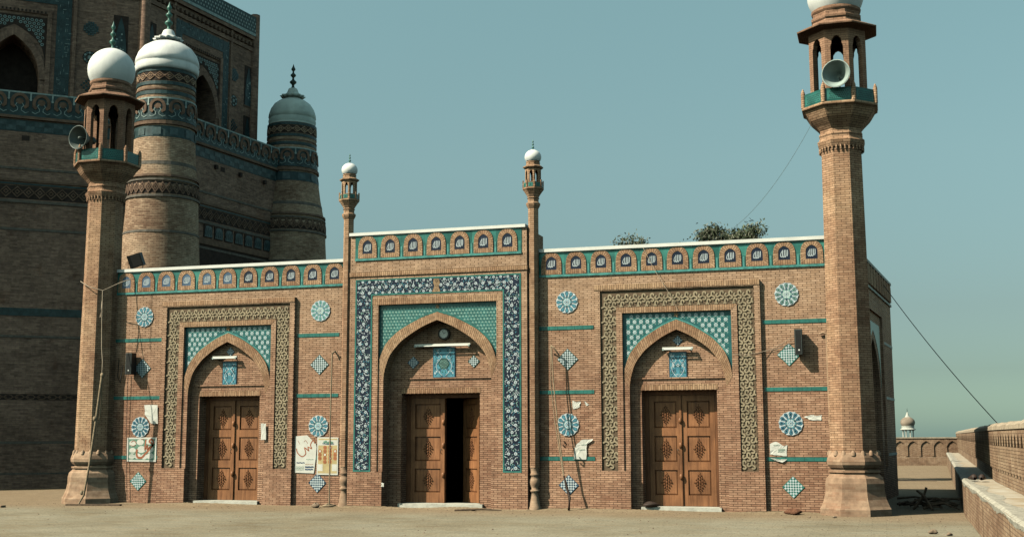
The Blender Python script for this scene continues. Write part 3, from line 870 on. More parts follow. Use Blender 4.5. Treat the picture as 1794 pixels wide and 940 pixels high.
sw.prism([(HC_ - 1.4, 2.9), (HC_ - 1.4, 4.5), (HC_ + 1.4, 4.5), (HC_ + 1.4, 2.9)] + list(reversed(arch(HC_, 1.38, 2.95, 4.3))), -.01, 0, TEAL)
for z in (5.33, 4.138, 2.66, 1.155):
    if z > 5: sw.box(0, Ls, -.04, 0, z - .03, z + .03, WHITE_D)
    else:
        sw.box(0, HC_ - 2.0, -.012, 0, z - .035, z + .035, TEAL2); sw.box(HC_ + 2.0, Ls, -.012, 0, z - .035, z + .035, WHITE_D)
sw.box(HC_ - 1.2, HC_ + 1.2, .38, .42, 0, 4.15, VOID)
part(sw, 'flank_wall')
sb = MB(frame_matrix(FR, BR)); sb.box(.3, Ls, -.012, 0, 5.37, 5.9, DGREEN)
for k in range(14):
    x = .7 + k * .6; sb.prism(arch(x, .24, 5.39, 5.89, CELLC), -.07, -.013, B_SOL)
part(sb, 'flank_band')
sc = MB(frame_matrix(FR, BR)); sc.box(0, Ls + .03, -.05, .4, 5.922, 5.99, WHITE_D); part(sc, 'coping')

# --- minarets -------------------------------------------------------
def octo(mb, cx, cy, prof, m, mats=None, cap=False):
    f = 1 / math.cos(PI / 8)
    mb.lathe(cx, cy, [(r * f, z) for r, z in prof], m, 8, PI / 8, smooth=False, mats=mats, cap=cap)
def pavilion(mb, cx, cy, r, z0, z1, m):
    f = 1 / math.cos(PI / 8); s = 2 * r * math.tan(PI / 8)
    for k in range(8):
        a = -PI / 2 + k * PI / 4
        ux, uy = -math.sin(a), math.cos(a)
        M = Matrix(((ux, -math.cos(a), 0, cx + r * math.cos(a)), (uy, -math.sin(a), 0, cy + r * math.sin(a)), (0, 0, 1, 0), (0, 0, 0, 1)))
        q = MB(M); ow = s * .27; h = z1 - z0
        hole = [(-ow, z0)] + [(-ow, z0 + h * .70), (-ow * 1.0, z0 + h * .76), (-ow * .80, z0 + h * .80), (-ow * .78, z0 + h * .84), (-ow * .4, z0 + h * .885), (0, z0 + h * .90), (ow * .4, z0 + h * .885), (ow * .78, z0 + h * .84), (ow * .8, z0 + h * .80), (ow, z0 + h * .76), (ow, z0 + h * .70)] + [(ow, z0)]
        q.prism([(-s / 2, z0)] + hole + [(s / 2, z0), (s / 2, z1), (-s / 2, z1)], 0, s * .24, m)
        # reuse arrays: copy into the shared builder
        k0 = len(mb.v); mb.v += q.v; mb.f += [[i + k0 for i in ff] for ff in q.f]; mb.mi += [mb.mat(q.mats[i]) for i in q.mi]; mb.uv += q.uv; mb.sm += q.sm
def dome_prof(r, zb, zt, bulge=1.0):
    P = []
    zc = zb + (zt - zb) * .36; H = zt - zc
    a0 = -math.asin(min(.99, (zc - zb) / H))
    for k in range(15):
        a = a0 + (PI / 2 - a0) * k / 14; P.append((max(.002, r * math.cos(a)), zc + H * math.sin(a)))
    return P
def finial_prof(z0, z1, r):
    h = z1 - z0
    U = [(1.0, 0), (.55, .05), (.35, .12), (.42, .17), (1.0, .24), (1.0, .29), (.4, .36), (.28, .42), (.35, .46), (.82, .52), (.82, .56), (.3, .63), (.24, .70), (.62, .76), (.62, .80), (.3, .88), (.15, .94), (.02, 1)]
    return [(a * r, z0 + b * h) for a, b in U]
def minaret(cx, cy, label):
    m = MB(); octo(m, cx, cy, [(.475, 1.30), (.42, 7.86)], B_MIN); S = part(m, 'minaret', label)
    m = MB(); octo(m, cx, cy, [(.72, 0), (.72, .14), (.69, .19)], B_FOOT)
    octo(m, cx, cy, [(.69, .19), (.63, .34), (.60, .50), (.60, .66), (.575, .77), (.50, .85), (.48, .88)], B_FOOT)
    octo(m, cx, cy, [(.48, .88), (.53, .89), (.53, .93), (.46, .935), (.455, .96), (.50, .985), (.545, 1.05), (.555, 1.12), (.535, 1.20), (.49, 1.29), (.47, 1.31)], B_FOOT)
    # leaf crests on the collar
    for k in range(16):
        a = PI / 8 + 2 * PI * k / 16; rr_ = .50
        m.lathe(cx + rr_ * math.cos(a), cy + rr_ * math.sin(a), [(.055, 1.24), (.05, 1.30), (.02, 1.345), (.002, 1.35)], B_FOOT, 6)
    part(m, 'pedestal', parent=S)
    m = MB(); octo(m, cx, cy, [(.42, 7.86), (.45, 7.88), (.49, 7.98), (.50, 8.02), (.46, 8.06), (.44, 8.12), (.46, 8.17), (.45, 8.19), (.43, 8.22), (.43, 8.28), (.49, 8.36), (.62, 8.50), (.66, 8.56), (.74, 8.70), (.80, 8.74), (.80, 8.79)], B_MIN, cap=True)
    for k in range(32):
        a = 2 * PI * k / 32; m.lathe(cx + .465 * math.cos(a), cy + .465 * math.sin(a), [(.02, 7.80), (.022, 7.86), (.02, 7.92)], B_MIN, 5)
    part(m, 'balcony', parent=S)
    # parapet panels of pierced turquoise tile with brick posts
    f = 1 / math.cos(PI / 8); r = .765; s = 2 * r * math.tan(PI / 8)
    for k in range(8):
        a = -PI / 2 + k * PI / 4; ux, uy = -math.sin(a), math.cos(a)
        M = Matrix(((ux, -math.cos(a), 0, cx + r * math.cos(a)), (uy, -math.sin(a), 0, cy + r * math.sin(a)), (0, 0, 1, 0), (0, 0, 0, 1)))
        q = MB(M); q.box(-s / 2 + .03, s / 2 - .03, 0, .04, 8.79, 9.09, TEALB)
        q.box(-s / 2 + .08, s / 2 - .08, -.006, 0, 8.84, 9.04, TEAL)
        for i in range(-4, 5):
            for j in range(4): q.disc(i * .044 + (j % 2) * .022, 8.875 + j * .044, -.008, .0165, DGREEN, 6)
        part(q, 'pierced_panel', parent=S)
    for k in range(8):
        q = MB()
        a = -PI / 2 + PI / 8 + k * PI / 4; px, py = cx + r * f * math.cos(a), cy + r * f * math.sin(a)
        q.lathe(px, py, [(.05, 8.79), (.05, 9.12), (.035, 9.17), (.015, 9.22), (.002, 9.23)], B_MIN, 6, a)
        part(q, 'balcony_post', parent=S)
    m = MB(); pavilion(m, cx, cy, .605, 8.79, 10.48, B_KIOSK); part(m, 'pavilion', parent=S)
    m = MB(); octo(m, cx, cy, [(.5, 10.46), (.62, 10.46), (.84, 10.50), (.85, 10.53), (.60, 10.66), (.52, 10.68), (.50, 10.74), (.53, 10.78), (.53, 10.83), (.49, 10.86), (.49, 10.93)], B_KIOSK, cap=True)
    m.lathe(cx, cy, [(.49, 10.93), (.53, 10.97), (.54, 11.03), (.50, 11.05), (.3, 11.06)], B_KIOSK, 24); part(m, 'eave', parent=S)
    m = MB(); m.lathe(cx, cy, dome_prof(.615, 11.05, 12.0), DOMEM, 36); part(m, 'dome', parent=S)
    m = MB(); m.lathe(cx, cy, finial_prof(11.98, 12.78, .085), COPPER, 12); part(m, 'finial', parent=S)
minaret(-9.4, -.05, 'left minaret, shorter in the picture, with a horn loudspeaker'); minaret(9.4, -.05, 'right minaret, nearest, its dome cut by the top of the picture')

def corner_column(cx, cy, dz):
    m = MB(); octo(m, cx, cy, [(.118, .95), (.112, 6.98)], B_MIN); S = part(m, 'corner_column')
    m = MB(); m.lathe(cx, cy, [(.155, 0), (.155, .06), (.135, .09), (.13, .16), (.10, .30), (.085, .40), (.12, .42), (.12, .45), (.085, .47), (.10, .52), (.125, .58), (.13, .63), (.115, .70), (.085, .76), (.12, .78), (.12, .81), (.10, .83), (.11, .90), (.12, .97)], B_FOOT, 12)
    part(m, 'pedestal', parent=S)
    z = dz
    m = MB(); octo(m, cx, cy, [(.112, 6.95 + z), (.13, 6.98 + z), (.155, 7.04 + z), (.155, 7.08 + z), (.12, 7.11 + z), (.12, 7.18 + z), (.14, 7.2 + z), (.12, 7.22 + z), (.15, 7.28 + z), (.20, 7.36 + z), (.235, 7.41 + z), (.235, 7.43 + z)], B_MIN, cap=True)
    part(m, 'balcony', parent=S)
    m = MB(); r = .22; s = 2 * r * math.tan(PI / 8)
    for k in range(8):
        a = -PI / 2 + k * PI / 4; ux, uy = -math.sin(a), math.cos(a)
        M = Matrix(((ux, -math.cos(a), 0, cx + r * math.cos(a)), (uy, -math.sin(a), 0, cy + r * math.sin(a)), (0, 0, 1, 0), (0, 0, 0, 1)))
        q = MB(M); q.box(-s / 2 + .012, s / 2 - .012, 0, .02, 7.43 + z, 7.57 + z, B_MIN); q.box(-s / 2 + .035, s / 2 - .035, -.004, 0, 7.455 + z, 7.55 + z, TEAL)
        q.star(0, 7.5 + z, -.006, .03, .012, 4, DGREEN, PI / 4)
        q.box(s / 2 - .014, s / 2 + .014, -.012, .014, 7.43 + z, 7.62 + z, B_MIN)
        k0 = len(m.v); m.v += q.v; m.f += [[i + k0 for i in ff] for ff in q.f]; m.mi += [m.mat(q.mats[i]) for i in q.mi]; m.uv += q.uv; m.sm += q.sm
    part(m, 'balcony_rail', parent=S)
    m = MB(); pavilion(m, cx, cy, .175, 7.43 + z, 7.90 + z, B_MIN); part(m, 'pavilion', parent=S)
    m = MB(); octo(m, cx, cy, [(.12, 7.89 + z), (.18, 7.89 + z), (.225, 7.93 + z), (.225, 7.95 + z), (.155, 7.99 + z), (.15, 8.03 + z), (.16, 8.05 + z), (.145, 8.07 + z), (.145, 8.10 + z)], B_MIN, cap=True); part(m, 'eave', parent=S)
    m = MB(); m.lathe(cx, cy, dome_prof(.198, 8.09 + z, 8.37 + z), DOMEM, 24); part(m, 'dome', parent=S)
    m = MB(); m.lathe(cx, cy, finial_prof(8.36 + z, 8.62 + z, .032), COPPER, 8); part(m, 'finial', parent=S)
corner_column(-2.36, -.12, 0); corner_column(2.36, -.12, 0)

bpy.context.view_layer.update()
for o in P_:
    o.parent = mosque; o.matrix_parent_inverse = mosque.matrix_world.inverted()

# ================================================================== THINGS ON THE MOSQUE
def horn(loc, direction, sc, label, GREYM=GREYM):
    # bell loudspeaker; local -Y is the mouth
    d = Vector(direction).normalized(); q = d.to_track_quat('-Y', 'Z'); M = Matrix.Translation(loc) @ q.to_matrix().to_4x4()
    root = empty('horn_loudspeaker', loc); tag(root, label, 'loudspeaker', 'horn loudspeakers on the minarets')
    def ax(prof, m, n=32, smooth=True):
        b = MB(M @ Matrix.Rotation(R(90), 4, 'X')); b.lathe(0, 0, [(r * sc, z * sc) for r, z in prof], m, n, smooth=smooth); return b
    parts = []
    parts.append(ax([(.265, .0), (.272, -.005), (.275, .006), (.262, .012), (.235, -.05), (.19, -.13), (.135, -.21), (.09, -.28), (.06, -.34), (.055, -.37), (.05, -.37)], GREYM).build('bell'))
    parts.append(ax([(.252, .008), (.225, -.045), (.18, -.125), (.125, -.205), (.08, -.275), (.05, -.33), (.001, -.335)], GREYM).build('inner_flare'))
    if GREYM is GREYD: parts.append(ax([(.001, -.02), (.03, -.03), (.035, -.08), (.025, -.16), (.02, -.32), (.018, -.33)], GREYD, 14).build('throat'))
    parts.append(ax([(.0, -.335), (.085, -.345), (.09, -.37), (.09, -.46), (.075, -.49), (.001, -.495)], GREYD, 18).build('driver'))
    b = MB(M); b.tube([(0, .30 * sc, 0), (0, .30 * sc, -.22 * sc), (0, .42 * sc, -.30 * sc)], .014, GREYD); parts.append(b.build('bracket'))
    bpy.context.view_layer.update()
    for o in parts: o.parent = root; o.matrix_parent_inverse = root.matrix_world.inverted()
horn((9.37, -.98, 9.35), (-.20, -1, -.02), 1.12, 'pale green horn loudspeaker facing forward on the balcony of the right minaret')
horn((-9.70, -.93, 9.38), (-.14, -.99, -.04), 1.15, 'grey horn loudspeaker turned to the left on the balcony of the left minaret', GREYD)

def simple(mb, name, label, cat, loc, group=None):
    o = mb.build(name, loc=loc); tag(o, label, cat, group); return o
def group_parts(root, parts):
    bpy.context.view_layer.update()
    for o in parts: o.parent = root; o.matrix_parent_inverse = root.matrix_world.inverted()

def box_speaker(cx, z0, z1, w, label):
    root = empty('box_speaker', (cx, -.2, z0)); tag(root, label, 'speaker', 'black column speakers on the wall')
    b = MB(); b.box(cx - w / 2, cx + w / 2, -.27, -.07, z0, z1, BLACK); p1 = b.build('cabinet')
    b = MB(); b.box(cx - w / 2 + .012, cx + w / 2 - .012, -.278, -.271, z0 + .012, z1 - .012, GREYD)
    b.box(cx - w / 2 + .02, cx + w / 2 - .02, -.281, -.2785, z0 + .02, z1 - .02, BLACK); p2 = b.build('front_grille')
    b = MB(); b.disc(cx + .01, z0 + .10, -.284, .018, WHITE, 10); p3 = b.build('badge')
    b = MB(); b.box(cx - .03, cx + .03, -.07, 0, z1 - .15, z1 - .09, BLACK); b.box(cx - .03, cx + .03, -.07, 0, z0 + .09, z0 + .15, BLACK); p4 = b.build('wall_bracket')
    group_parts(root, [p1, p2, p3, p4])
box_speaker(8.345, 3.39, 3.945, .165, 'tall black speaker fixed beside the tile diamond on the right end of the wall')
box_speaker(-8.36, 3.25, 3.80, .185, 'tall black speaker fixed to the wall beside the left minaret')

def tube_light(x0, x1, z, y, label):
    root = empty('tube_light', ((x0 + x1) / 2, y, z)); tag(root, label, 'lamp', 'tube lights over the doorways')
    b = MB(); b.box(x0, x1, y - .05, y, z - .012, z + .035, TUBE); p1 = b.build('batten')
    b = MB(); b.tube([(x0 + .04, y - .075, z - .02), (x1 - .04, y - .075, z - .02)], .017, TUBE, 8); p2 = b.build('tube')
    b = MB(); b.box(x0 + .005, x0 + .04, y - .09, y, z - .04, z, GREYM); b.box(x1 - .04, x1 - .005, y - .09, y, z - .04, z, GREYM); p3 = b.build('lamp_holder')
    b = MB(); b.box(x0 + .1, x0 + .12, y, CNB, z, z + .02, GREYD); b.box(x1 - .12, x1 - .1, y, CNB, z, z + .02, GREYD); p4 = b.build('bracket')
    group_parts(root, [p1, p2, p3, p4])
tube_light(-.66, .75, 3.815, .08, 'long white tube light under the clock over the open middle door')
tube_light(5.33, 6.02, 3.60, .05, 'short white tube light above the right doorway')
tube_light(-6.10, -5.42, 3.64, .05, 'short white tube light above the left doorway')

ck = empty('wall_clock', (.065, .10, 4.09)); tag(ck, 'round wall clock with a black rim under the point of the middle arch', 'clock')
def ycyl(cx, cz, y0, y1, r, m, n=28, r2=None):
    b = MB(); r2 = r2 or r
    b.grid([[(cx + r * math.cos(2 * PI * k / n), y1, cz + r * math.sin(2 * PI * k / n)) for k in range(n)], [(cx + r2 * math.cos(2 * PI * k / n), y0, cz + r2 * math.sin(2 * PI * k / n)) for k in range(n)]], m, smooth=False)
    b.disc(cx, cz, y0, r2, m, n); return b
p1 = ycyl(.065, 4.09, .08, CNB, .145, BLACK).build('rim'); p2 = ycyl(.065, 4.09, .076, .0798, .105, WHITE).build('dial')
b = MB()
for k in range(12):
    a = PI * k / 6; b.ribbon([(.065 + .08 * math.cos(a), 4.09 + .08 * math.sin(a)), (.065 + .097 * math.cos(a), 4.09 + .097 * math.sin(a))], .008, .0745, BLACK)
p3 = b.build('hour_marks')
b = MB(); b.ribbon([(.065, 4.09), (.065 + .05, 4.09 + .03)], .011, .0735, BLACK); p4 = b.build('hour_hand')
b = MB(); b.ribbon([(.065, 4.09), (.065 - .035, 4.09 + .07)], .008, .0725, BLACK); p5 = b.build('minute_hand')
group_parts(ck, [p1, p2, p3, p4, p5])

# floodlight on the left parapet
fl = empty('floodlight', (-8.55, .1, 5.995)); tag(fl, 'black rectangular floodlight on the left end of the white coping', 'floodlight')
M = Matrix.Translation((-8.54, .12, 6.24)) @ Matrix.Rotation(R(-14), 4, 'Y') @ Matrix.Rotation(R(14), 4, 'X') @ Matrix.Rotation(R(12), 4, 'Z')
b = MB(M); b.box(-.18, .18, -.04, .16, -.17, .17, BLACK); p1 = b.build('housing')
b = MB(M); b.box(-.155, .155, -.048, -.041, -.145, .145, BLACK); p2 = b.build('glass')
b = MB(); b.tube([(-8.76, .15, 6.28), (-8.78, .15, 6.02), (-8.34, .15, 6.02), (-8.34, .15, 6.20)], .014, BLACK); b.box(-8.62, -8.50, .1, .2, 5.998, 6.03, BLACK); p3 = b.build('yoke')
group_parts(fl, [p1, p2, p3])

# posters ------------------------------------------------------------
def sheet(mb, pts, y, m, curl=.0):
    mb.prism(pts, y, y + .003, m)
def poster_a():
    b = MB(); y = -.018
    x0, x1, z0, z1 = -8.48, -7.615, 1.055, 1.66
    sheet(b, [(x0, z0), (x1, z0 - .008), (x1 - .005, z1), (x0 + .003, z1 - .006)], y, PAPER)
    w, h = x1 - x0, z1 - z0
    def q(u, v): return (x0 + u * w, z0 + v * h)
    # pale green ground with white lozenges
    b.prism([q(.05, .07), q(.95, .06), q(.95, .93), q(.06, .93)], y - .0012, y, INK_G, sides=False)
    for k, (u, v, r) in enumerate([(.2, .75, .13), (.2, .45, .12), (.18, .2, .11), (.45, .8, .13), (.5, .5, .15), (.8, .22, .13), (.6, .2, .12), (.78, .5, .14), (.75, .82, .12), (.38, .22, .12), (.9, .8, .07)]):
        b.disc(q(u, v)[0], q(u, v)[1], y - .002 - .0001 * k, r * w * .95, PAPER, 10, r * h * 1.0)
    for k in range(5): b.ribbon([q(.1, .14 + .06 * k), q(.32, .15 + .06 * k)], .009, y - .0035, INK_G)
    # big brush word in red
    S = [([(.86, .62), (.9, .8), (.82, .92), (.76, .82), (.88, .70), (.80, .56)], .05), ([(.80, .56), (.70, .40), (.62, .30), (.52, .16), (.38, .18), (.34, .36), (.36, .5)], .055),
         ([(.74, .46), (.78, .6), (.70, .5), (.70, .66), (.62, .5), (.64, .92)], .04), ([(.14, .8), (.24, .86), (.32, .74)], .018), ([(.12, .68), (.22, .64), (.30, .70)], .014)]
    for i, (p_, ww) in enumerate(S): b.ribbon([q(*t) for t in catmull(p_, 4)], ww, y - .004 - .0004 * i, INK_R)
    for u, v in ((.5, .95), (.55, .95)): b.disc(*q(u, v - .03), y - .006, .016, INK_R, 6)
    return b
def poster_b():
    b = MB(); y = -.018
    P = [(-3.745, 1.665), (-3.42, 1.70), (-3.33, 1.62), (-3.19, 1.50), (-3.165, 1.42), (-3.18, 1.15), (-3.225, .79), (-3.74, .80)]
    P = [(-3.735, .80), (-3.225, .785), (-3.18, 1.15), (-3.165, 1.42), (-3.19, 1.50), (-3.33, 1.62), (-3.42, 1.70), (-3.745, 1.675)]
    sheet(b, P, y, PAPER)
    x0, z0, w, h = -3.735, .80, .55, .88
    def q(u, v): return (x0 + u * w, z0 + v * h)
    S = [([(.95, .80), (.86, .88), (.74, .76), (.80, .66), (.62, .70), (.66, .60), (.46, .68), (.52, .52), (.34, .44), (.12, .54), (.06, .66)], .026), ([(.42, .84), (.5, .88), (.6, .80)], .012), ([(.12, .88), (.22, .78)], .010)]
    for i, (p_, ww) in enumerate(S): b.ribbon([q(*t) for t in catmull(p_, 4)], ww, y - .002 - .0004 * i, INK_R)
    for r_, (u0, u1, v, t, m_) in enumerate([(.08, .48, .27, .026, INK_B), (.5, .92, .155, .038, INK_B), (.5, .9, .09, .032, INK_B), (.05, .45, .16, .012, INK_G), (.05, .45, .12, .012, INK_G), (.05, .45, .08, .012, INK_G), (.5, .9, .23, .01, INK_O), (.55, .9, .36, .012, INK_G)]):
        n = 9
        for k in range(n):
            a = u0 + (u1 - u0) * k / n; b.ribbon([q(a, v + .004 * math.sin(k * 2.1)), q(a + (u1 - u0) / n * .78, v + .006 * math.cos(k * 1.7))], t, y - .003 - .0003 * (r_ % 3), m_)
    return b
def poster_c():
    b = MB(); y = -.018
    x0, x1, z0, z1 = -3.15, -2.59, .755, 1.655
    sheet(b, [(x0, z0), (x1, z0 - .005), (x1 - .003, z1 - .01), (x0 + .002, z1)], y, PAPER)
    w, h = x1 - x0, z1 - z0
    def q(u, v): return (x0 + u * w, z0 + v * h)
    b.prism([q(.05, .04), q(.95, .035), q(.95, .96), q(.06, .965)], y - .001, y, PAPER2, sides=False)
    b.prism([q(.05, .78), q(.95, .78), q(.95, .92), q(.06, .92)], y - .0018, y, PAPER, sides=False)
    b.prism([q(.05, .10), q(.28, .10), q(.28, .28), q(.05, .28)], y - .0018, y, PAPER, sides=False); b.prism([q(.72, .10), q(.95, .10), q(.95, .28), q(.72, .28)], y - .0018, y, PAPER, sides=False)
    k = 0
    for i in range(5):
        for j in range(4):
            if 0 < i < 4 or j in (1, 2):
                cx, cz = q(.14 + .24 * j, .34 + .095 * i); k += 1
                b.disc(cx, cz, y - .0022 - .00005 * k, .052, INK_O, 12); b.disc(cx, cz, y - .0035 - .00005 * k, .028, INK_R if (i + j) % 3 else PAPER, 8)
    b.ribbon([q(.3, .85), q(.42, .88), q(.5, .83), q(.6, .87), (q(.75, .84))], .05, y - .005, INK_G)
    b.ribbon([q(.25, .83), q(.5, .81), (q(.8, .82))], .016, y - .0055, INK_B)
    return b
simple(poster_a(), 'poster', 'wide white poster with red brush writing below the left blue medallion', 'poster', (-8.05, 0, 1.36), 'posters pasted on the brick wall')
simple(poster_b(), 'poster', 'torn white poster with thin red writing and blue lines of print', 'poster', (-3.45, 0, 1.2), 'posters pasted on the brick wall')
simple(poster_c(), 'poster', 'yellow and orange poster of round pictures beside the torn white one', 'poster', (-2.87, 0, 1.2), 'posters pasted on the brick wall')
def scrap(pts, y, label, holes=0):
    b = MB()
    # ragged outline
    rr = random.Random(int(abs(pts[0][0] * 1000))); out = []
    for i in range(len(pts)):
        a, c = pts[i], pts[(i + 1) % len(pts)]
        out.append(a)
        for t in (.33, .66): out.append((a[0] + (c[0] - a[0]) * t + rr.uniform(-.012, .012), a[1] + (c[1] - a[1]) * t + rr.uniform(-.012, .012)))
    cxx = sum(p[0] for p in out) / len(out); czz = sum(p[1] for p in out) / len(out)
    ys = [y - rr.uniform(0, .014) for _ in out]
    for i in range(len(out)):
        j = (i + 1) % len(out)
        m1 = ((out[i][0] + cxx) / 2, y - .004 - .004 * ((i * 7) % 3 == 0), (out[i][1] + czz) / 2); m2 = ((out[j][0] + cxx) / 2, y - .004 - .004 * ((j * 7) % 3 == 0), (out[j][1] + czz) / 2)
        b.face([(out[i][0], ys[i], out[i][1]), (out[j][0], ys[j], out[j][1]), m2, m1], PAPER); b.face([m1, m2, (cxx, y - .006, czz)], PAPER)
    for k in range(holes):
        cx = sum(p[0] for p in pts) / len(pts) + rr.uniform(-.1, .1); cz = sum(p[1] for p in pts) / len(pts) + rr.uniform(-.1, .1)
        b.ribbon([(cx - .07, cz), (cx + .07, cz + .01)], .010, y - .016 - .0003 * k, INK_G)
    cx = sum(p[0] for p in pts) / len(pts); cz = sum(p[1] for p in pts) / len(pts)
    simple(b, 'torn_paper', label, 'paper', (cx, y, cz), 'scraps of torn paper on the brick wall')
scrap([(-8.005, 2.475), (-7.61, 2.47), (-7.59, 2.0), (-7.72, 2.0), (-7.80, 2.02), (-7.98, 2.24)], -.032, 'torn white notice above and right of the left blue medallion')
scrap([(-4.636, 1.99), (-4.50, 1.99), (-4.49, 1.59), (-4.63, 1.588)], -.098, 'narrow white notice on the frame right of the left door')
scrap([(3.24, 2.475), (3.30, 2.44), (3.43, 2.44), (3.41, 2.33), (3.36, 2.29), (3.25, 2.275)], -.006, 'small torn paper above the medallion on the right of the bay, larger of the two')
scrap([(3.50, 2.455), (3.56, 2.42), (3.635, 2.365), (3.56, 2.345)], -.006, 'tiny torn paper strip beside a larger scrap above the medallion')
scrap([(3.247, 1.135), (3.28, 1.40), (3.36, 1.50), (3.47, 1.58), (3.71, 1.60), (3.70, 1.56), (3.58, 1.50), (3.55, 1.136)], -.026, 'curved torn white poster over the turquoise stripe right of the bay', 2)
scrap([(7.64, 1.26), (7.65, 1.48), (7.78, 1.53), (7.93, 1.44), (8.02, 1.46), (8.005, 1.22), (7.80, 1.24)], -.006, 'large torn white poster above the turquoise stripe at right', 4)
scrap([(7.635, 1.18), (8.01, 1.155), (7.90, 1.085), (7.75, 1.13)], -.026, 'torn white strip lying over the turquoise stripe at right', 1)
scrap([(8.385, 2.06), (8.55, 2.10), (8.62, 2.085), (8.776, 2.095), (8.75, 1.98), (8.5, 2.0)], -.006, 'long torn white strip right of the blue medallion at the right end')
scrap([(-1.36 + .0, .58), (-1.28, .58), (-1.28, .49), (-1.36, .49)], -.26, 'tiny white sticker low on the jamb left of the open door')

# pipe, poles, ropes, wires ------------------------------------------
b = MB(); b.tube([(8.93, -.05, 3.84), (8.93, -.05, 2.6), (8.935, -.055, 1.95), (8.955, -.06, 1.40)], .022, PIPE, 8)
b.tube([(8.78, -.05, 3.84), (8.86, -.06, 3.87), (8.93, -.05, 3.84)], .024, PIPE, 8); b.lathe(8.935, -.055, [(.03, 1.9), (.034, 1.93), (.034, 1.97), (.03, 2.0)], PIPE, 8); b.lathe(8.955, -.06, [(.03, 1.34), (.038, 1.37), (.03, 1.42)], BLACK, 8)
simple(b, 'wall_pipe', 'thin tan vertical pipe on the wall beside the right minaret', 'pipe', (8.93, -.05, 1.4))
b = MB(); b.tube([(-2.66, -.32, .04), (-2.69, -.28, 2.0), (-2.70, -.22, 3.66)], .018, ROPE, 7); b.tube([(-2.70, -.22, 3.66), (-2.68, -.1, 3.72), (-2.60, -.06, 3.60), (-2.58, -.05, 3.5)], .022, ROPE, 7)
b.tube([(-2.60, -.1, .03), (-2.7, -.32, .08), (-2.80, -.36, .03), (-2.66, -.42, .05), (-2.56, -.3, .03)], .022, ROPE, 7)
simple(b, 'rope', 'taut tan rope hanging straight down the wall left of the middle bay', 'rope', (-2.66, -.3, 0), 'ropes hanging down the front')
b = MB()
b.tube([(2.82, -.25, 3.68), (2.86, -.27, 2.9), (2.95, -.28, 2.0), (3.05, -.30, 1.2), (3.10, -.32, .78)], .015, ROPE, 7)
b.tube([(2.80, -.25, 3.68), (2.80, -.27, 2.9), (2.89, -.28, 2.0), (3.02, -.30, 1.2), (3.09, -.32, .78)], .012, ROPE, 7)
b.tube([(2.76, -.05, 3.60), (2.80, -.22, 3.72), (2.86, -.25, 3.68), (2.96, -.1, 3.5)], .017, ROPE, 7)
b.tube([(3.10, -.32, .78), (3.18, -.34, .5), (3.24, -.36, .3), (3.22, -.36, .02)], [.02, .03, .035, .03], LEATHER, 7)
b.tube([(3.10, -.30, 1.55), (3.16, -.3, 1.48), (3.14, -.3, 1.40), (3.08, -.3, 1.46)], .018, LEATHER, 7)
simple(b, 'rope', 'slanting double rope with a knotted end hanging right of the middle bay', 'rope', (3.0, -.3, 0), 'ropes hanging down the front')
# bound cane pole standing by the left minaret, tied at the top
b = MB(); b.tube([(-9.13, -1.0, 0.02), (-9.0, -.98, .25), (-8.90, -.95, 1.0), (-8.80, -.92, 2.0), (-8.68, -.90, 3.2)], [.02, .028, .028, .03, .034], ROPE, 8)
b.tube([(-8.70, -.86, 3.15), (-8.72, -.84, 2.4), (-8.76, -.84, 2.0)], .014, ROPE, 6)
for z in (3.2, 2.12, .3):
    t = z / 3.2; x = -9.1 + .43 * t
    b.lathe(x, -.98 + .08 * t, [(.03, z - .05), (.05, z - .02), (.05, z + .03), (.03, z + .06)], ROPE, 8)
simple(b, 'cane_pole', 'rope bound cane pole leaning beside the left minaret', 'pole', (-9.1, -1.0, 0))
b = MB(); b.tube([(-9.72, -.52, 5.66), (-9.4, -.62, 5.50), (-8.98, -.60, 5.38), (-8.72, -.3, 5.60), (-8.45, -.07, 5.75)], .012, CABLE2, 5)
b.tube([(-8.98, -.60, 5.38), (-8.98, -.61, 5.0), (-9.02, -.61, 4.7), (-8.98, -.61, 5.1)], .014, CABLE2, 5)
b.tube([(-8.98, -.61, 5.38), (-8.90, -.7, 4.6), (-8.80, -.8, 3.9), (-8.72, -.85, 3.55), (-8.70, -.88, 3.2)], .010, CABLE2, 5)
simple(b, 'loose_cable', 'pale loose cable looped round the left minaret and hanging to the pole', 'cable', (-9, -.6, 3.2))
b = MB(); b.tube([(-8.79, -.06, 3.66), (-8.80, -.07, 3.2), (-8.72, -.07, 3.05), (-8.66, -.07, 3.5)], .012, BLACK, 6)
b.tube([(-8.5, -.06, 3.3), (-8.49, -.05, 2.0), (-8.44, -.05, .9), (-8.38, -.06, .1)], .007, CABLE, 5)
simple(b, 'speaker_wire', 'thin black wire drooping below the speaker by the left minaret', 'cable', (-8.5, -.06, .1))
b = MB(); b.tube([(8.26, -.1, 3.82), (8.0, -.04, 3.66), (7.75, -.02, 3.54), (7.52, -.1, 3.47), (7.2, -.1, 3.42), (6.9, -.08, 3.44)], .006, CABLE2, 5)
b.tube([(8.26, -.1, 3.72), (7.95, -.04, 3.56), (7.6, -.02, 3.48)], .005, CABLE2, 5)
simple(b, 'speaker_wire', 'pale wire sagging left from the speaker at the right end of the wall', 'cable', (8, -.05, 3.4))
b = MB(); b.tube([(-7.93, -.02, 5.9), (-7.935, -.015, 4.8), (-7.92, -.015, 3.9)], .005, CABLE, 5)
simple(b, 'loose_cable', 'thin dark wire dropping down the wall beside the upper left medallion', 'cable', (-7.93, -.02, 3.9))
b = MB(); b.tube([(4.93, -.05, 5.95), (5.2, -.12, 5.4), (5.5, -.14, 4.9), (5.72, -.13, 4.45)], .006, CABLE2, 5)
simple(b, 'loose_cable', 'thin pale wire slanting from the parapet across the right doorway frame', 'cable', (5, -.1, 4.45))
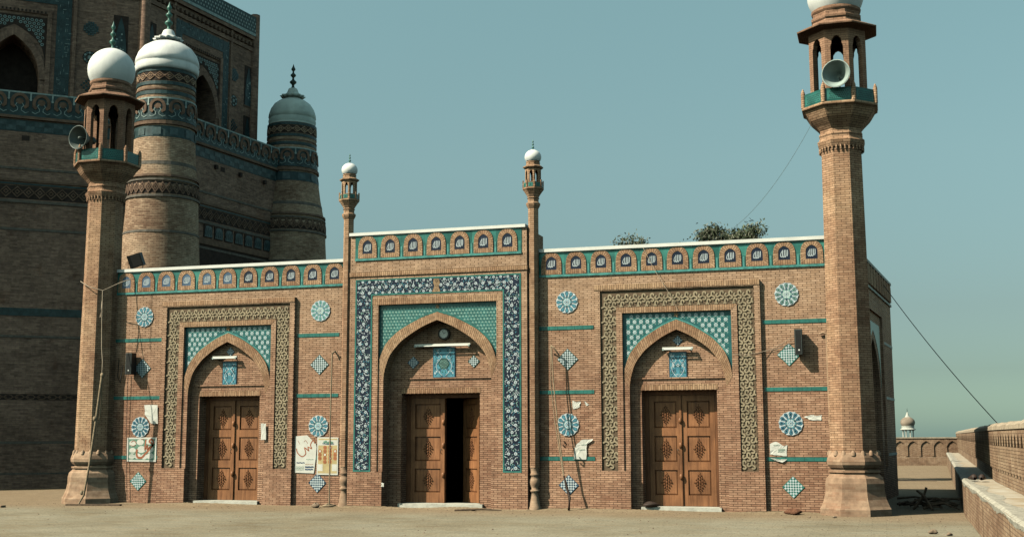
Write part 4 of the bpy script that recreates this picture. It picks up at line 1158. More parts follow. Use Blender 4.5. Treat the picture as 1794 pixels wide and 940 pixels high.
def sag(a, c, n, s):
    return [(a[0] + (c[0] - a[0]) * t, a[1] + (c[1] - a[1]) * t, a[2] + (c[2] - a[2]) * t - s * 4 * t * (1 - t)) for t in [k / n for k in range(n + 1)]]
b = MB(); b.tube(sag((8.85, .3, 8.75), (6.0, 4.0, 6.65), 14, .45), .004, GREYD, 5); b.tube(sag((6.0, 4.0, 6.65), (5.5, 5, 5.5), 4, .1), .004, GREYD, 5)
simple(b, 'overhead_wire', 'thin wire sagging from the right minaret down to the mosque roof', 'cable', (6.5, 4, 5.5))
b = MB(); b.tube(sag((10.15, 7.2, 5.80), (12.45, 1.9, 1.92), 20, .12), .010, CABLE, 6)
simple(b, 'overhead_wire', 'thick black cable running from the mosque corner down to the boundary wall', 'cable', (12.4, 1.9, 1.9))

# small things on the ground -----------------------------------------
def lump(cx, cy, z, rx, ry, rz, m, seed, name, label, cat, group=None):
    b = MB(); rr = random.Random(seed); rows = []
    ph = [rr.uniform(0, 6) for _ in range(6)]
    for i in range(8):
        t = PI * i / 7; row = []
        for k in range(14):
            a = 2 * PI * k / 14; f = 1 + .22 * math.sin(2 * a + ph[0] + t) + .14 * math.sin(3 * a + ph[1] - 2 * t) + .08 * math.sin(5 * a + ph[2])
            row.append((cx + rx * math.sin(t) * f * math.cos(a), cy + ry * math.sin(t) * f * math.sin(a), z + max(0, rz * (.85 + math.cos(t)) * (.9 + .15 * math.sin(a * 3 + ph[3])) * .6)))
        rows.append(row)
    b.grid(rows, m); return simple(b, name, label, cat, (cx, cy, z), group)
lump(8.12, -.42, 0, .17, .12, .12, CLOTH, 3, 'crumpled_cloth', 'small crumpled brown cloth on the ground near the right minaret', 'cloth')
lump(-2.90, -.55, 0, .10, .09, .11, STONE, 4, 'stone', 'round stone on the ground by the foot of the rope', 'stone')
lump(5.0, .02, .096, .20, .10, .11, LEATHER, 5, 'black_bag', 'crumpled black bag in the corner of the right doorway', 'bag')
for k, (x, y, r) in enumerate([(9.0, -1.2, .04), (8.5, -1.35, .03), (1.1, -.75, .05), (12 - 1.25, -5.0, .07), (11.0, -5.3, .05)]):
    lump(x, y, 0, r, r * .8, r, STONE, 20 + k, 'stone', ['pebble in front of the right minaret, nearest it', 'pebble on the ground left of the right minaret foot', 'pebble beside the stick before the open door', 'larger pale stone at the foot of the low wall', 'smaller stone beside the pale one by the low wall'][k], 'stone', 'stones lying on the ground')
b = MB(); b.tube([(.72, -.95, .02), (1.0, -.9, .035), (1.35, -.78, .04), (1.75, -.7, .02)], [.02, .025, .022, .012], STICK, 6); b.tube([(1.0, -.9, .03), (.88, -.8, .04), (.8, -.82, .02)], .014, STICK, 5)
simple(b, 'stick', 'thin broken stick on the ground before the open door', 'stick', (1.2, -.85, 0))
b = MB(); b.box(-9.35, -7.95, -1.12, -1.0, .0, .04, STICK); b.v = [Matrix.Translation((-8.65, -1.06, 0)) @ (Matrix.Rotation(R(10), 4, 'Z') @ (v - Vector((-8.65, -1.06, 0)))) for v in b.v]
simple(b, 'plank', 'narrow plank lying on the ground before the left minaret', 'plank', (-8.65, -1.06, 0))
b = MB(); rr = random.Random(9)
for k in range(26):
    a = rr.uniform(-.5, .9); L = rr.uniform(.4, 1.0); x, y = 10.75 + rr.uniform(-.5, .55), 3.0 + rr.uniform(-1.0, .9); z = rr.uniform(.02, .22)
    b.tube([(x, y, z), (x + L * .5 * math.cos(a), y + L * .5 * math.sin(a), z + rr.uniform(.0, .10)), (x + L * math.cos(a), y + L * math.sin(a), max(.01, z + rr.uniform(-.16, .05)))], [.03, .022, .012], STICK, 5)
b.tube([(10.6, 2.0, .02), (10.85, 2.1, .35), (10.9, 2.1, .5)], .03, STICK, 5); b.tube([(11.0, 1.8, .02), (10.85, 2.0, .3), (10.7, 2.2, .42)], .03, STICK, 5)
simple(b, 'branch_pile', 'pile of dry branches in the shade right of the mosque', 'branches', (10.8, 3, 0))

b = MB(); rr = random.Random(77)
for k in range(900):
    if k < 500: x = rr.uniform(-14, 11.3); y = -abs(rr.gauss(0, 1.3)) - .35
    else: x = rr.uniform(-14, 11.2); y = rr.uniform(-9, -.5)
    q_ = rr.uniform(.006, .022); a0 = rr.random() * 6; h_ = q_ * rr.uniform(.5, 1.0)
    base = [(x + q_ * rr.uniform(.7, 1.4) * math.cos(a0 + t * PI / 2.5), y + q_ * rr.uniform(.7, 1.3) * math.sin(a0 + t * PI / 2.5), 0) for t in range(5)]
    for i in range(5): b.face([base[i], base[(i + 1) % 5], (x, y, h_)], STONE if k % 3 else STICK, [(0, 0)] * 3)
tag(b.build('grit'), kind='stuff')
# dust blown against the foot of the wall
b = MB(); n = 420; rows = [[], [], []]
for i in range(n + 1):
    x = -9.0 + 18.0 * i / n; yf = -.25 if abs(x) < 2.3 else (-.09 if 3.75 < abs(x) < 7.55 else 0)
    u = .5 + .5 * math.sin(x * 1.9 + 1.3 * math.sin(x * .7)) ; h_ = .012 + .035 * u * rr.uniform(.7, 1.2)
    rows[0].append((x, -.36 - .22 * u + rr.uniform(-.03, .03), .001)); rows[1].append((x, yf - .10, h_ * .8 + .002)); rows[2].append((x, max(yf, -.3) + .02, h_ + .006))
b.grid(rows, GROUND, closed=False)
tag(b.build('dust_drift'), kind='stuff')

# ================================================================== BOUNDARY WALLS (right)
def lw(y): return 11.57 + .040 * y if y > 0 else 11.57 + .014 * y
A_, B_ = (lw(-30), -30), (lw(50), 50)
LW = 80.0          # local x runs from the far end (y = 50) to the near end; the wall bends slightly beside the mosque
def wl(p): return (lw(50 - p[0]) + p[1], 50 - p[0], p[2])
def longbox(b, y0, y1, z0, z1, m, top=None):
    for k in range(32): b.box(k * 2.5, k * 2.5 + 2.5, y0, y1, z0, z1, m, top)
bw_ = empty('boundary_wall', (11.6, 0, 0)); tag(bw_, 'long brick boundary wall with a pale topped bench along its foot at right', 'wall')
parts = []
b = MB(warp=wl)
longbox(b, 0, .64, 0, .70, B_WALL, BENCHT)
k = 3.0
rr = random.Random(5)
while k < LW:
    b.box(k, k + .02, -.004, 0, 0, .69, GIRIH_D); k += 5.3
parts.append(b.build('bench'))
b = MB(warp=wl)
# crumbly plaster edge
n = 900; rows = [[], [], [], []]
for i in range(n + 1):
    x = LW * i / n; w_ = .012 * math.sin(x * 2.1) + rr.uniform(-.008, .008); h_ = .008 * math.sin(x * 1.3) + rr.uniform(0, .010); d_ = .24 + .07 * math.sin(x * 1.7) + rr.uniform(-.03, .03)
    rows[0].append((x, -.004, .64 + 2 * w_)); rows[1].append((x, -.014 + w_ * .5, .69 + h_)); rows[2].append((x, .04, .722 + h_)); rows[3].append((x, d_, .702))
b.grid(rows, PLE, closed=False, smooth=False); parts.append(b.build('plaster_edge'))
b = MB(warp=wl)
longbox(b, .645, .95, 0, 1.80, B_WALL)
x = .3
while x < LW - .6:
    y_ = .645
    # raised piers between the arched panels
    b.prism([(x, .98), (x + .09, .98), (x + .09, 1.45), (x + .18, 1.6), (x + .30, 1.68), (x + .42, 1.6), (x + .51, 1.45), (x + .51, .98), (x + .6, .98), (x + .6, 1.78), (x, 1.78)], y_ - .035, y_, B_WALL)
    x += .6
parts.append(b.build('upper_wall'))
b = MB(warp=wl); n = 160; rows = [[], [], [], [], []]
for i in range(n + 1):
    x = LW * i / n; h_ = rr.uniform(-.012, .02)
    rows[0].append((x, .59, 1.76)); rows[1].append((x, .60, 1.83 + h_)); rows[2].append((x, .70, 1.89 + h_)); rows[3].append((x, .88, 1.89 + h_)); rows[4].append((x, 1.0, 1.78))
b.grid(rows, COPT, closed=False, smooth=False); parts.append(b.build('wall_coping'))
group_parts(bw_, parts)

fw = empty('far_wall', (8, 46, 0)); tag(fw, 'far brick wall with a row of shallow arches closing the courtyard', 'wall')
b = MB(Matrix.Translation((-14, 46, 0))); parts = []
b.box(0, 28.3, 0, .5, 0, 1.50, B_WALL)
x = .1
while x < 27.6:
    b.prism([(x, .5), (x + .06, .5), (x + .06, 1.08), (x + .16, 1.24), (x + .35, 1.36), (x + .54, 1.24), (x + .64, 1.08), (x + .64, .5), (x + .7, .5), (x + .7, 1.45), (x, 1.45)], -.07, 0, B_WALL); x += .7
parts.append(b.build('arcaded_wall'))
b = MB(Matrix.Translation((-14, 46, 0))); b.box(0, 28.3, -.5, -.08, 0, .45, B_WALL, top=COPT); parts.append(b.build('bench'))
b = MB(Matrix.Translation((-14, 46, 0))); b.box(0, 28.3, -.12, .55, 1.502, 1.565, COPT); parts.append(b.build('wall_coping'))
group_parts(fw, parts)
# flat dark strip across the court, a ground shadow put in as colour
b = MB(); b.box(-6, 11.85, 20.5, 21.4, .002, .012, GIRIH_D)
tag(b.build('shadow_strip'), kind='structure')

# shoes on the bench
def shoe(x, y, rot, label):
    M = Matrix.Translation((x, y, .735)) @ Matrix.Rotation(rot, 4, 'Z')
    b = MB(M @ Matrix.Scale(1.25, 4)); rows = []
    for i, (xx, w, h) in enumerate([(-.15, .02, .05), (-.14, .045, .09), (-.08, .05, .10), (-.02, .05, .085), (.05, .055, .06), (.12, .05, .045), (.16, .03, .03), (.17, .005, .015)]):
        rows.append([(xx, w * math.cos(2 * PI * k / 10), .002 + h * .5 + h * .5 * math.sin(2 * PI * k / 10)) for k in range(10)])
    b.grid(rows, LEATHER)
    o = simple(b, 'shoe', label, 'shoe', (x, y, .735), 'pair of dark shoes on the bench')
shoe(11.76, .15, R(100), 'dark shoe on the wall bench, left one of the pair'); shoe(11.95, .1, R(80), 'dark shoe on the wall bench, right one of the pair')

# ================================================================== FAR DOMED KIOSK
kx, ky = 13.05, 130
KK = empty('domed_kiosk', (kx, ky, 0)); tag(KK, 'distant white columned kiosk with a brown onion dome behind the far wall', 'kiosk')
parts = []
b = MB(); b.box(kx - 1.1, kx + 1.1, ky - 1.1, ky + 1.1, 0, 1.9, B_WALL); parts.append(b.build('podium'))
b = MB(); b.lathe(kx, ky, [(.95, 3.1), (1.15, 3.15), (1.3, 3.25), (1.15, 3.35), (1.05, 3.42), (1.02, 3.75), (1.08, 3.8), (1.0, 3.85)], WHITE_D, 24); b.lathe(kx, ky, [(.001, 3.11), (.95, 3.1)], WHITE_D, 24); parts.append(b.build('drum'))
for k in range(8):
    a = PI / 8 + PI * k / 4; b = MB(); b.lathe(kx + .88 * math.cos(a), ky + .88 * math.sin(a), [(.13, 1.9), (.10, 2.0), (.10, 2.9), (.14, 3.1)], WHITE_D, 8); parts.append(b.build('column'))
b = MB(); b.lathe(kx, ky, [(.98, 3.84), (1.14, 4.1), (1.2, 4.4), (1.12, 4.75), (.85, 5.05), (.5, 5.25), (.34, 5.32)], PAVD, 28); parts.append(b.build('dome'))
b = MB(); b.lathe(kx, ky, [(.5, 5.24), (.36, 5.35), (.25, 5.6), (.16, 5.9), (.06, 6.1), (.01, 6.12)], WHITE_D, 16); parts.append(b.build('dome_crown'))
b = MB(); b.lathe(kx, ky, finial_prof(6.1, 6.75, .07), DARKMET, 8); parts.append(b.build('finial'))
group_parts(KK, parts); KK.scale = (.72, .72, .74)

# ================================================================== SHRINE (left, behind)
t1 = Vector((-14.13, 9.63)); t2 = Vector((-13.1, 17.7)); dv = Vector((math.sin(R(49.5)), math.cos(R(49.5))))
t0 = t1 - dv * 15.0; u1 = Vector((-15.6, 10.5)); u2 = Vector((-14.77, 17.27)); u0 = u1 - dv * 8.9
cO = Vector((-23.4, 14.9))
shrine = empty('shrine', (cO.x, cO.y, 0)); tag(shrine, 'tall shaded brick shrine with round corner turrets and turquoise tile bands behind the mosque', 'shrine')
SP = []
def sp_(mb, name, parent=None, label=None):
    o = mb.build(name)
    if label: o['label'] = label
    if parent: o.parent = parent
    else: SP.append(o)
    return o
SG = brick('shrine_wall_brick', (.43, .27, .185), (.25, .155, .11), (.27, .19, .14), bw=0.24, rh=0.062, stain=.3, dark=.8, bump=1.0)
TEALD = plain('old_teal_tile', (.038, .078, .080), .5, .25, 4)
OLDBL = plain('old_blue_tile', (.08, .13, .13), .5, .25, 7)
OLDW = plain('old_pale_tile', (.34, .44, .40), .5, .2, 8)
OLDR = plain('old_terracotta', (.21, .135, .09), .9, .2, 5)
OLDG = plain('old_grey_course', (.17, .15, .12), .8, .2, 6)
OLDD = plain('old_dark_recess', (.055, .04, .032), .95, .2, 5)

def frieze(mb, x0, x1, z0, z1, y, per=.68, y1=None):
    # row of horseshoe merlons with pale arabesque strokes on dark teal
    h = z1 - z0; n = max(1, round((x1 - x0) / per)); per = (x1 - x0) / n
    seg = 6
    for i in range(n * seg):   # backing split so it bends with the wall
        a = x0 + per * i / seg; b_ = x0 + per * (i + 1) / seg
        mb.face([(a, y, z0), (b_, y, z0), (b_, y, z1), (a, y, z1)], TEALD)
        mb.face([(a, y, z1), (b_, y, z1), (b_, y + .3, z1), (a, y + .3, z1)], OLDW)
        mb.face([(a, y - .02, z1 - .05), (b_, y - .02, z1 - .05), (b_, y - .02, z1 + .004), (a, y - .02, z1 + .004)], OLDW)
    for i in range(n):
        cx = x0 + per * (i + .5); w = per * .34
        pts = [(cx - w * .62, z0 + h * .34), (cx - w * 1.0, z0 + h * .42)] + [(cx + w * 1.02 * math.cos(t), z0 + h * .56 + h * .32 * math.sin(t)) for t in [PI - PI * q / 10 for q in range(11)]] + [(cx + w * 1.0, z0 + h * .42), (cx + w * .62, z0 + h * .34)]
        mb.ribbon(pts, per * .15, y - .045, OLDR, h=.045)
        mb.disc(cx, z0 + h * .60, y - .012, w * .55, OLDR, 8, h * .13)
        for s in (-1, 1):
            mb.ribbon([(cx + s * w * .35, z0 + h * .52), (cx + s * w * .55, z0 + h * .42), (cx + s * w * .25, z0 + h * .32), (cx + s * w * .25, z0 + h * .22), (cx + s * w * .8, z0 + h * .12), (cx + s * w * 1.25, z0 + h * .18)], .022, y - .02, OLDW)
        xm = x0 + per * i
        if i: mb.ribbon([(xm, z0 + h * .95), (xm, z0 + h * .72)], .05, y - .025, OLDW); mb.disc(xm, z0 + h * .68, y - .027, .045, OLDW, 6)
def strip(mb, x0, x1, z0, z1, y, m, seg=.5):
    n = max(1, int((x1 - x0) / seg)); 
    for i in range(n):
        a = x0 + (x1 - x0) * i / n; b_ = x0 + (x1 - x0) * (i + 1) / n
        mb.face([(a, y, z0), (b_, y, z0), (b_, y, z1), (a, y, z1)], m)
        mb.face([(a, y, z1), (b_, y, z1), (b_, y + .06, z1), (a, y + .06, z1)], m)
        mb.face([(a, y, z0), (b_, y, z0), (b_, y + .06, z0), (a, y + .06, z0)], m)
def diamonds(mb, x0, x1, z0, z1, y, per, m):
    n = round((x1 - x0) / per); per = (x1 - x0) / n; h = z1 - z0
    for i in range(n):
        cx = x0 + per * (i + .5); cz = (z0 + z1) / 2
        mb.ribbon([(cx - per / 2, cz), (cx, cz - h * .42), (cx + per / 2, cz), (cx, cz + h * .42)], .035, y, m, closed=True, h=.02)
        mb.ribbon([(cx - per * .2, cz), (cx, cz - h * .17), (cx + per * .2, cz), (cx, cz + h * .17)], .03, y - .0015, m, closed=True)
def checks(mb, x0, x1, z0, z1, y, s, m):
    nx = int((x1 - x0) / s); nz = max(1, int((z1 - z0) / (s * .5)))
    for i in range(nx):
        for j in range(nz):
            if (i + j) % 2: continue
            a = x0 + i * s; c = z0 + j * (z1 - z0) / nz
            mb.face([(a, y, c), (a + s, y, c), (a + s, y, c + (z1 - z0) / nz), (a, y, c + (z1 - z0) / nz)], m)

def base_face(A, B, far=False, x0=0):
    M = frame_matrix(A, B); L = (B - A).length
    b = MB(M); b.box(0, L, 0, .8, 0, 12.45, SG)
    b.box(0, L, -.03, 0, 0, 1.48, SG)
    wall = sp_(b, 'base_wall')
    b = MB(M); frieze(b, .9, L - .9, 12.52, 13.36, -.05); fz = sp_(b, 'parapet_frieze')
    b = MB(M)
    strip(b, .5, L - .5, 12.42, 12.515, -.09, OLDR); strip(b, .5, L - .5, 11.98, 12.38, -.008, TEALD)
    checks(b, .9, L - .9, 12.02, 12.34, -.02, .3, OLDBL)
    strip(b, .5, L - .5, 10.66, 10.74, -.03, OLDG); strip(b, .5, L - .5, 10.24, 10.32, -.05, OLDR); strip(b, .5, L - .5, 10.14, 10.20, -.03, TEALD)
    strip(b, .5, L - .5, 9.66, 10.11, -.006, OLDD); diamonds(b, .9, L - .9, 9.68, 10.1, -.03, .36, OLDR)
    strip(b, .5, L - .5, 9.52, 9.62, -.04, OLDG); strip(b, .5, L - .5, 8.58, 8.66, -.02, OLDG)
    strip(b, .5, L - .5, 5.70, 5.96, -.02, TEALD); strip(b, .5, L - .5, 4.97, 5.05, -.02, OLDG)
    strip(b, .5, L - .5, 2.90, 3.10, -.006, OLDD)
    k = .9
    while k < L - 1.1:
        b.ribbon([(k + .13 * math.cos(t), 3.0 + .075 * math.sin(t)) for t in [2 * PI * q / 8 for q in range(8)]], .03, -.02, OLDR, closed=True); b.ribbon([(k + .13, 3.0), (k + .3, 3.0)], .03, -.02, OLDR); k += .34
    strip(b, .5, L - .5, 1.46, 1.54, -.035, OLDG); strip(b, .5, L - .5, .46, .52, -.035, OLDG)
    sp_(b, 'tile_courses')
    for q in ((3.15 + x0, 11.75), (1.3 + x0, 11.7)):
        b = MB(M); b.box(q[0] + .25, q[0] + .50, -.012, .0, q[1] - .07, q[1] + .10, OLDD); sp_(b, 'wall_opening')
    if far:
        for q in (3.0, 4.5, 6.1): b = MB(M); b.box(q, q + .14, -.1, .0, 11.7, 11.85, OLDD); sp_(b, 'rain_spout')
        b = MB(M)
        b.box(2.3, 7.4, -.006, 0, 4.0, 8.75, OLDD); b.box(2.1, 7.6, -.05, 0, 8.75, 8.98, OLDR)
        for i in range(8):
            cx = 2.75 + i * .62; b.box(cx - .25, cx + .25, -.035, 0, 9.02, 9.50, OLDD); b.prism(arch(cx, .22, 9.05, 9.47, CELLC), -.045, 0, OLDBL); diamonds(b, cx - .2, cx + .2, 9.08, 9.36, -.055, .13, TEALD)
        sp_(b, 'blind_arcade')
base_face(t0 , t1, x0=7.0); base_face(t1, t2, far=True)
# hidden sides close the body
b = MB(); far_pts = [t2, Vector((-19.0, 24.6)), Vector((-28.5, 25.0)), Vector((-34, 18)), Vector((-36, 10)), t0]
for a, c in zip(far_pts[:-1], far_pts[1:]):
    b.face([(a.x, a.y, 0), (c.x, c.y, 0), (c.x, c.y, 13.3), (a.x, a.y, 13.3)], SG)
poly = [t1, t2] + far_pts[1:]
b.face([(p.x, p.y, 12.4) for p in poly], SG); sp_(b, 'rear_walls')

def turret(c, k=1.0, label=None, flare=0):
    cx, cy = c.x, c.y
    prof = [(1.62, 0), (1.55, 3), (1.45, 5.7), (1.36, 7.5), (1.30, 8.6), (1.25, 9.5), (1.23, 10.3), (1.17, 10.7), (1.10, 11.4), (1.05, 12.4), (1.03, 13.2), (1.0, 14.0), (.99, 14.52)]
    if flare: prof = [(r + (flare * min(1.0, max(0, (12.9 - z) / 2.4)) * (1.0 + .04 * (12.9 - z))), z) for r, z in prof]
    def rad(z):
        for (r0, z0), (r1, z1) in zip(prof[:-1], prof[1:]):
            if z0 <= z <= z1: return r0 + (r1 - r0) * (z - z0) / (z1 - z0)
        return .99
    b = MB(); b.lathe(cx, cy, prof, B_SHR, 48); T = sp_(b, 'turret', label=label)
    def warp(p):
        r = rad(p[2]); a = -PI / 2 + p[0]; rr_ = r - p[1]; return (cx + rr_ * math.cos(a), cy + rr_ * math.sin(a), p[2])
    b = MB(warp=lambda p: warp((p[0] / 1.05, p[1], p[2])))
    C_ = 2 * PI * 1.05; x0, x1 = -C_ / 2, C_ / 2
    frieze(b, x0, x1, 12.62, 13.42, -.03, per=.66)
    sp_(b, 'turret_frieze', T)
    b = MB(warp=lambda p: warp((p[0] / 1.05, p[1], p[2])))
    for z0, z1, m_, y_ in ((12.46, 12.58, OLDR, -.07), (12.02, 12.4, TEALD, -.012), (13.55, 13.68, TEALD, -.02), (13.72, 13.78, OLDR, -.03), (13.9, 14.02, TEALD, -.03), (14.38, 14.5, TEALD, -.03), (14.05, 14.36, OLDD, -.01),
                          (11.02, 11.14, OLDG, -.01), (10.58, 10.66, OLDR, -.07), (10.44, 10.50, OLDG, -.05), (9.98, 10.4, OLDD, -.01), (9.86, 9.94, OLDG, -.05), (8.62, 8.70, OLDG, -.02), (5.7, 5.96, TEALD, -.02)):
        strip(b, x0, x1, z0, z1, y_, m_, .2)
    checks(b, x0, x1, 12.08, 12.34, -.03, .29, OLDBL); diamonds(b, x0, x1, 9.98, 10.4, -.035, .2, OLDR); diamonds(b, x0, x1, 14.06, 14.36, -.035, .34, B_SHR)
    sp_(b, 'turret_courses', T)
    b = MB(); b.lathe(cx, cy, [(1.0, 14.5), (1.08 * k, 14.52), (1.10 * k, 14.60), (1.12 * k, 14.72), (1.09 * k, 14.80), (1.09 * k, 14.84), (1.12 * k, 14.87), (1.10 * k, 15.02), (1.02 * k, 15.24), (.86 * k, 15.46), (.62 * k, 15.62), (.42 * k, 15.69), (.34, 15.72), (.33, 15.76)], DOMEM if k == 1 else DOMEG, 48)
    sp_(b, 'dome', T)
    b = MB(); n = 24; rows = []
    for (r, z, amp) in ((.33, 15.72, 0), (.44, 15.76, .05), (.50, 15.84, .10), (.45, 15.86, .10), (.32, 15.88, .02), (.24, 16.0, 0), (.19, 16.14, 0), (.15, 16.18, 0)):
        rows.append([(cx + r * (1 + amp * math.cos(12 * 2 * PI * q / 48)) * math.cos(2 * PI * q / 48), cy + r * (1 + amp * math.cos(12 * 2 * PI * q / 48)) * math.sin(2 * PI * q / 48), z) for q in range(48)])
    b.grid(rows, DOMEM if k == 1 else DOMEG); sp_(b, 'petal_collar', T)
    b = MB(); b.lathe(cx, cy, finial_prof(16.16, 17.25, .14), COPPER if k == 1 else DARKMET, 14); sp_(b, 'finial', T)
turret(t1 + Vector((.10, .05)), 1.0, 'corner turret with a white dome, nearer the camera')
turret(t2 - Vector((.05, 0)), .88, 'corner turret with a greenish grey dome, standing alone against the sky', flare=.20)
turret(t0, 1.0, 'corner turret beyond the left edge')

def upper_face(A, B, I=1.4, O=1.9, pq=2.58, nq=3.62):
    M = frame_matrix(A, B); L = (B - A).length; c = L * .5
    Z0, Z1 = 12.4, 19.3
    b = MB(M)
    aw, zs_, za_ = .90, 14.3, 15.85
    hole = [(c - aw, Z0), (c - aw, zs_)] + arch(c, aw, zs_, za_)[1:-1] + [(c + aw, zs_), (c + aw, Z0)]
    b.prism([(0, Z0)] + hole + [(L, Z0), (L, Z1), (0, Z1)], 0, 1.3, SG)
    W = sp_(b, 'upper_wall')
    b = MB(M)
    b.ring(arch(c, aw, zs_, za_), arch(c, aw + .22, zs_, za_ + .28), -.05, 0, SG)
    b.prism([(c - 1.24, Z0), (c - 1.09, Z0), (c - 1.09, 16.72), (c + 1.09, 16.72), (c + 1.09, Z0), (c + 1.24, Z0), (c + 1.24, 16.88), (c - 1.24, 16.88)], -.06, 0, SG)
    k = c - 1.1
    while k < c + 1.1: b.box(k, k + .06, -.08, -.061, 16.74, 16.82, OLDD); k += .13
    # dark back wall of the balcony with a smaller arch
    b.box(c - 1.2, c + 1.2, 1.0, 1.28, Z0, 16.4, OLDD)
    sp_(b, 'arch_frame', W)
    b = MB(M)
    sp2 = [(c - 1.07, 15.0), (c - 1.07, 16.6), (c + 1.07, 16.6), (c + 1.07, 15.0)] + list(reversed(arch(c, 1.06, 14.95, 16.25)))
    b.prism(sp2, -.012, 0, OLDD)
    z = 15.35; row = 0
    while z < 16.56:
        x = c - 1.0 + (.075 if row % 2 else 0)
        while x < c + 1.02:
            if z > arch_z(x - c, 1.08, 15.0, 16.35) + .03: b.disc(x, z, -.016, .058, OLDW, 8); b.disc(x, z, -.018, .034, TEALD, 8)
            x += .15
        z += .125; row += 1
    sp_(b, 'spandrel_tiles', W)
    b = MB(M)
    # broad turquoise band round the arch with a maze of pale dashes
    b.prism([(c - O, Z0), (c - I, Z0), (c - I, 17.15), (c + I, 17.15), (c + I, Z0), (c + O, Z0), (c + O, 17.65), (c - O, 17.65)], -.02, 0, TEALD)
    rr = random.Random(int(A.x * 7))
    for _ in range(1300):
        x = c + rr.uniform(-O + .05, O - .05); z = 13.3 + rr.random() * 4.3
        if abs(x - c) < I + .05 and z < 17.2: continue
        s_ = .055; x = round(x / s_) * s_; z = round(z / s_) * s_
        if rr.random() < .5: b.box(x, x + .105, -.026, -.0205, z, z + .016, OLDBL if rr.random() < .7 else OLDW)
        else: b.box(x, x + .016, -.029, -.0205, z, z + .105, OLDBL if rr.random() < .7 else OLDW)
    sp_(b, 'tile_band', W)
    b = MB(M)
    for s in (-1, 1):
        cx = c + s * pq
        # cross, roundel and lozenge plaques
        for i in range(-3, 4):
            for j in range(-3, 4):
                if abs(i) + abs(j) <= 4 and not (abs(i) == 3 and abs(j) > 1) and not (abs(j) == 3 and abs(i) > 1): b.box(cx + i * .075 - .033, cx + i * .075 + .033, -.03, -.0, 16.42 + j * .075 - .033, 16.42 + j * .075 + .033, TEALD if (i + j) % 2 else OLDBL)
        b.disc(cx, 15.33, -.012, .25, OLDD, 16)
        for q in range(12): b.disc(cx + .18 * math.cos(q * PI / 6), 15.33 + .18 * math.sin(q * PI / 6), -.02, .045, OLDW if q % 2 else OLDBL, 7)
        b.star(cx, 15.33, -.022, .12, .05, 8, OLDW)
        for i in range(-3, 4):
            for j in range(-3, 4):
                if abs(i) + abs(j) <= 3 and (i + j) % 2: b.box(cx + i * .08 - .035, cx + i * .08 + .035, -.03, 0, 14.27 + j * .08 - .035, 14.27 + j * .08 + .035, TEALD)
    sp_(b, 'tile_plaques', W)
    for s in (-1, 1):
        cx = c + s * nq
        for z0, z1 in ((15.3, 17.05), (12.9, 14.9)):
            b = MB(M)
            b.box(cx - .26, cx + .26, -.012, 0, z0, z1, OLDD); b.prism(arch(cx, .22, z0 + .05, z1 - .08, HC), -.03, -.0125, TEALD)
            for k in range(14): b.disc(cx + rr.uniform(-.15, .15), rr.uniform(z0 + .1, z1 - .6), -.034 - .0003 * k, .035, OLDW if k % 3 else OLDBL, 6)
            b.box(cx - .28, cx + .28, -.025, -.0125, z0 - .02, z0 + .05, OLDR)
            sp_(b, 'side_niche', W)
    for x in (c - O - .12, c + O + .12, .02, L - .02):
        b = MB(M); b.box(x - .06, x + .06, -.07, 0, Z0, 18.4, SG); sp_(b, 'pilaster', W)
    b = MB(M); strip(b, 0, L, 17.75, 17.9, -.06, SG); 
    k = .1
    while k < L: b.box(k, k + .12, -.12, 0, 17.95, 18.10, OLDR); k += .26
    strip(b, 0, L, 18.25, 18.4, -.12, SG); strip(b, 0, L, 18.40, 18.52, -.15, OLDW); strip(b, 0, L, 18.52, 19.25, -.14, TEALD)
    k = .15
    while k < L - .1:
        for j in range(4): b.disc(k + (j % 2) * .09, 18.64 + j * .15, -.15, .05, OLDW, 6)
        k += .18
    sp_(b, 'cornice_frieze', W)
upper_face(u0, u1); upper_face(u1, u2, 1.28, 1.66, 2.06, 3.02)
b = MB(); up = [u2, Vector((-19.5, 22.2)), Vector((-27, 22.5)), Vector((-31, 17)), Vector((-30, 10.5)), Vector((-28, 5.2)), u0]
for a, c in zip(up[:-1], up[1:]): b.face([(a.x, a.y, 12.4), (c.x, c.y, 12.4), (c.x, c.y, 19.3), (a.x, a.y, 19.3)], SG)
b.face([(p.x, p.y, 19.28) for p in [u1, u2] + up[1:]], SG); sp_(b, 'upper_rear_walls')
for c_ in (u1, u2):
    b = MB(); b.lathe(c_.x, c_.y, [(.22, 12.4), (.20, 19.4)], SG, 8); sp_(b, 'corner_shaft')
b = MB(); b.lathe(cO.x, cO.y, [(6.6, 19.3), (6.5, 21), (6.0, 23.5), (4.6, 26), (2.5, 27.8), (.02, 28.6)], DOMEM, 40); sp_(b, 'great_dome')
group_parts(shrine, SP)
# low kerb in front of the shrine
b = MB(); b.box(-24, -10.3, -2.36, -2.2, -.05, .05, B_WALL); b.v = [Matrix.Translation((-10.3, -2.3, 0)) @ (Matrix.Rotation(R(-3), 4, 'Z') @ (v - Vector((-10.3, -2.3, 0)))) for v in b.v]
tag(b.build('kerb'), kind='structure')

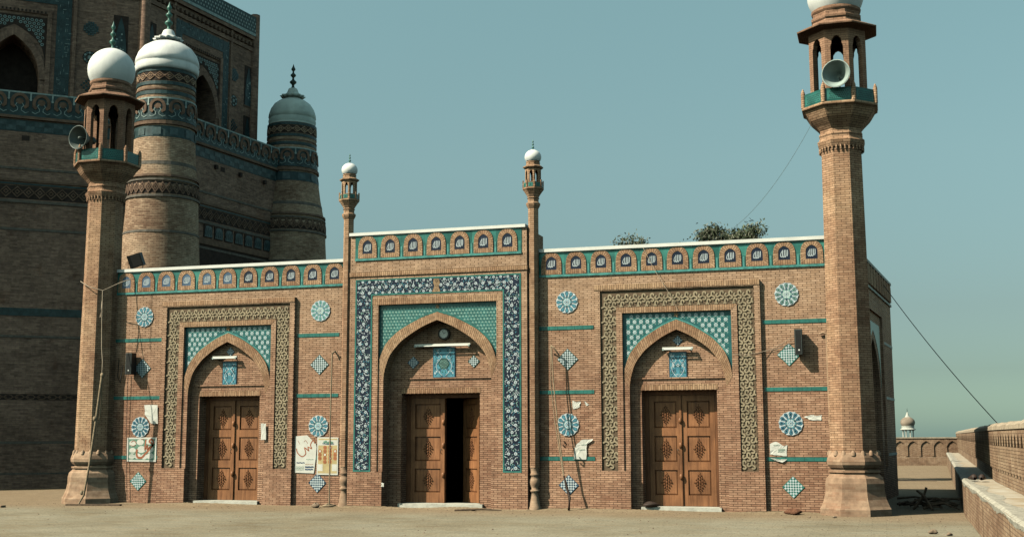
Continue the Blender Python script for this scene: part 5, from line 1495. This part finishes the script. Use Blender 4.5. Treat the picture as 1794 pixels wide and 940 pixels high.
# ================================================================== TREES behind the mosque
def tree(x, y, h, r, seed, label, dens=2600):
    rr = random.Random(seed); root = empty('tree', (x, y, 0)); tag(root, label, 'tree', 'trees behind the mosque roof')
    tips = []
    b = MB()
    b.tube([(x, y, 0), (x + .1, y, h * .3), (x - .05, y, h * .55)], [.22, .17, .13], BARK, 8)
    for k in range(13):
        a = rr.uniform(0, 2 * PI); e = rr.uniform(.25, 1.0); L = r * rr.uniform(.6, 1.0)
        s = Vector((x, y, h * .5)); mid = s + Vector((math.cos(a) * L * .4, math.sin(a) * L * .4, h * .25 * e)); end = s + Vector((math.cos(a) * L, math.sin(a) * L * .9, h * .44 * e))
        b.tube([s, mid, end], [.08, .05, .015], BARK, 5); tips.append((mid, .6)); tips.append((end, .9)); tips.append(((mid + end) / 2, .8))
        for q in range(3):
            e2 = end + Vector((rr.uniform(-.45, .45), rr.uniform(-.45, .45), rr.uniform(-.4, .2))); b.tube([mid, (mid + e2) / 2 + Vector((0, 0, .2)), e2], [.03, .02, .008], BARK, 4); tips.append((e2, .7))
    t = b.build('trunk')
    c = MB()
    for n in range(dens):
        p, w = rr.choice(tips)
        q = p + Vector((rr.gauss(0, .17), rr.gauss(0, .17), rr.gauss(0, .14)))
        m_ = LEAF if rr.random() < .65 else LEAF2
        # drooping sprays of narrow leaves
        d = Vector((rr.uniform(-1, 1), rr.uniform(-1, 1), rr.uniform(-1.2, .3))).normalized(); u = d.cross(Vector((rr.random(), rr.random(), rr.random()))).normalized()
        L = rr.uniform(.08, .19); w_ = rr.uniform(.017, .034)
        c.face([tuple(q - d * L * .5), tuple(q + u * w_), tuple(q + d * L * .5), tuple(q - u * w_)], m_, [(0, 0)] * 4)
    cr = c.build('crown'); group_parts(root, [t, cr])
tree(4.85, 16.5, 9.4, 1.25, 5, 'larger dusty tree rising above the right wing roof', 26000)
tree(1.56, 16.5, 9.25, .42, 9, 'smaller tree just showing above the roof, left of the larger one', 7000)
tree(6.0, 17.2, 9.0, .55, 14, 'thin tree with a drooping tip right of the larger one', 2200)
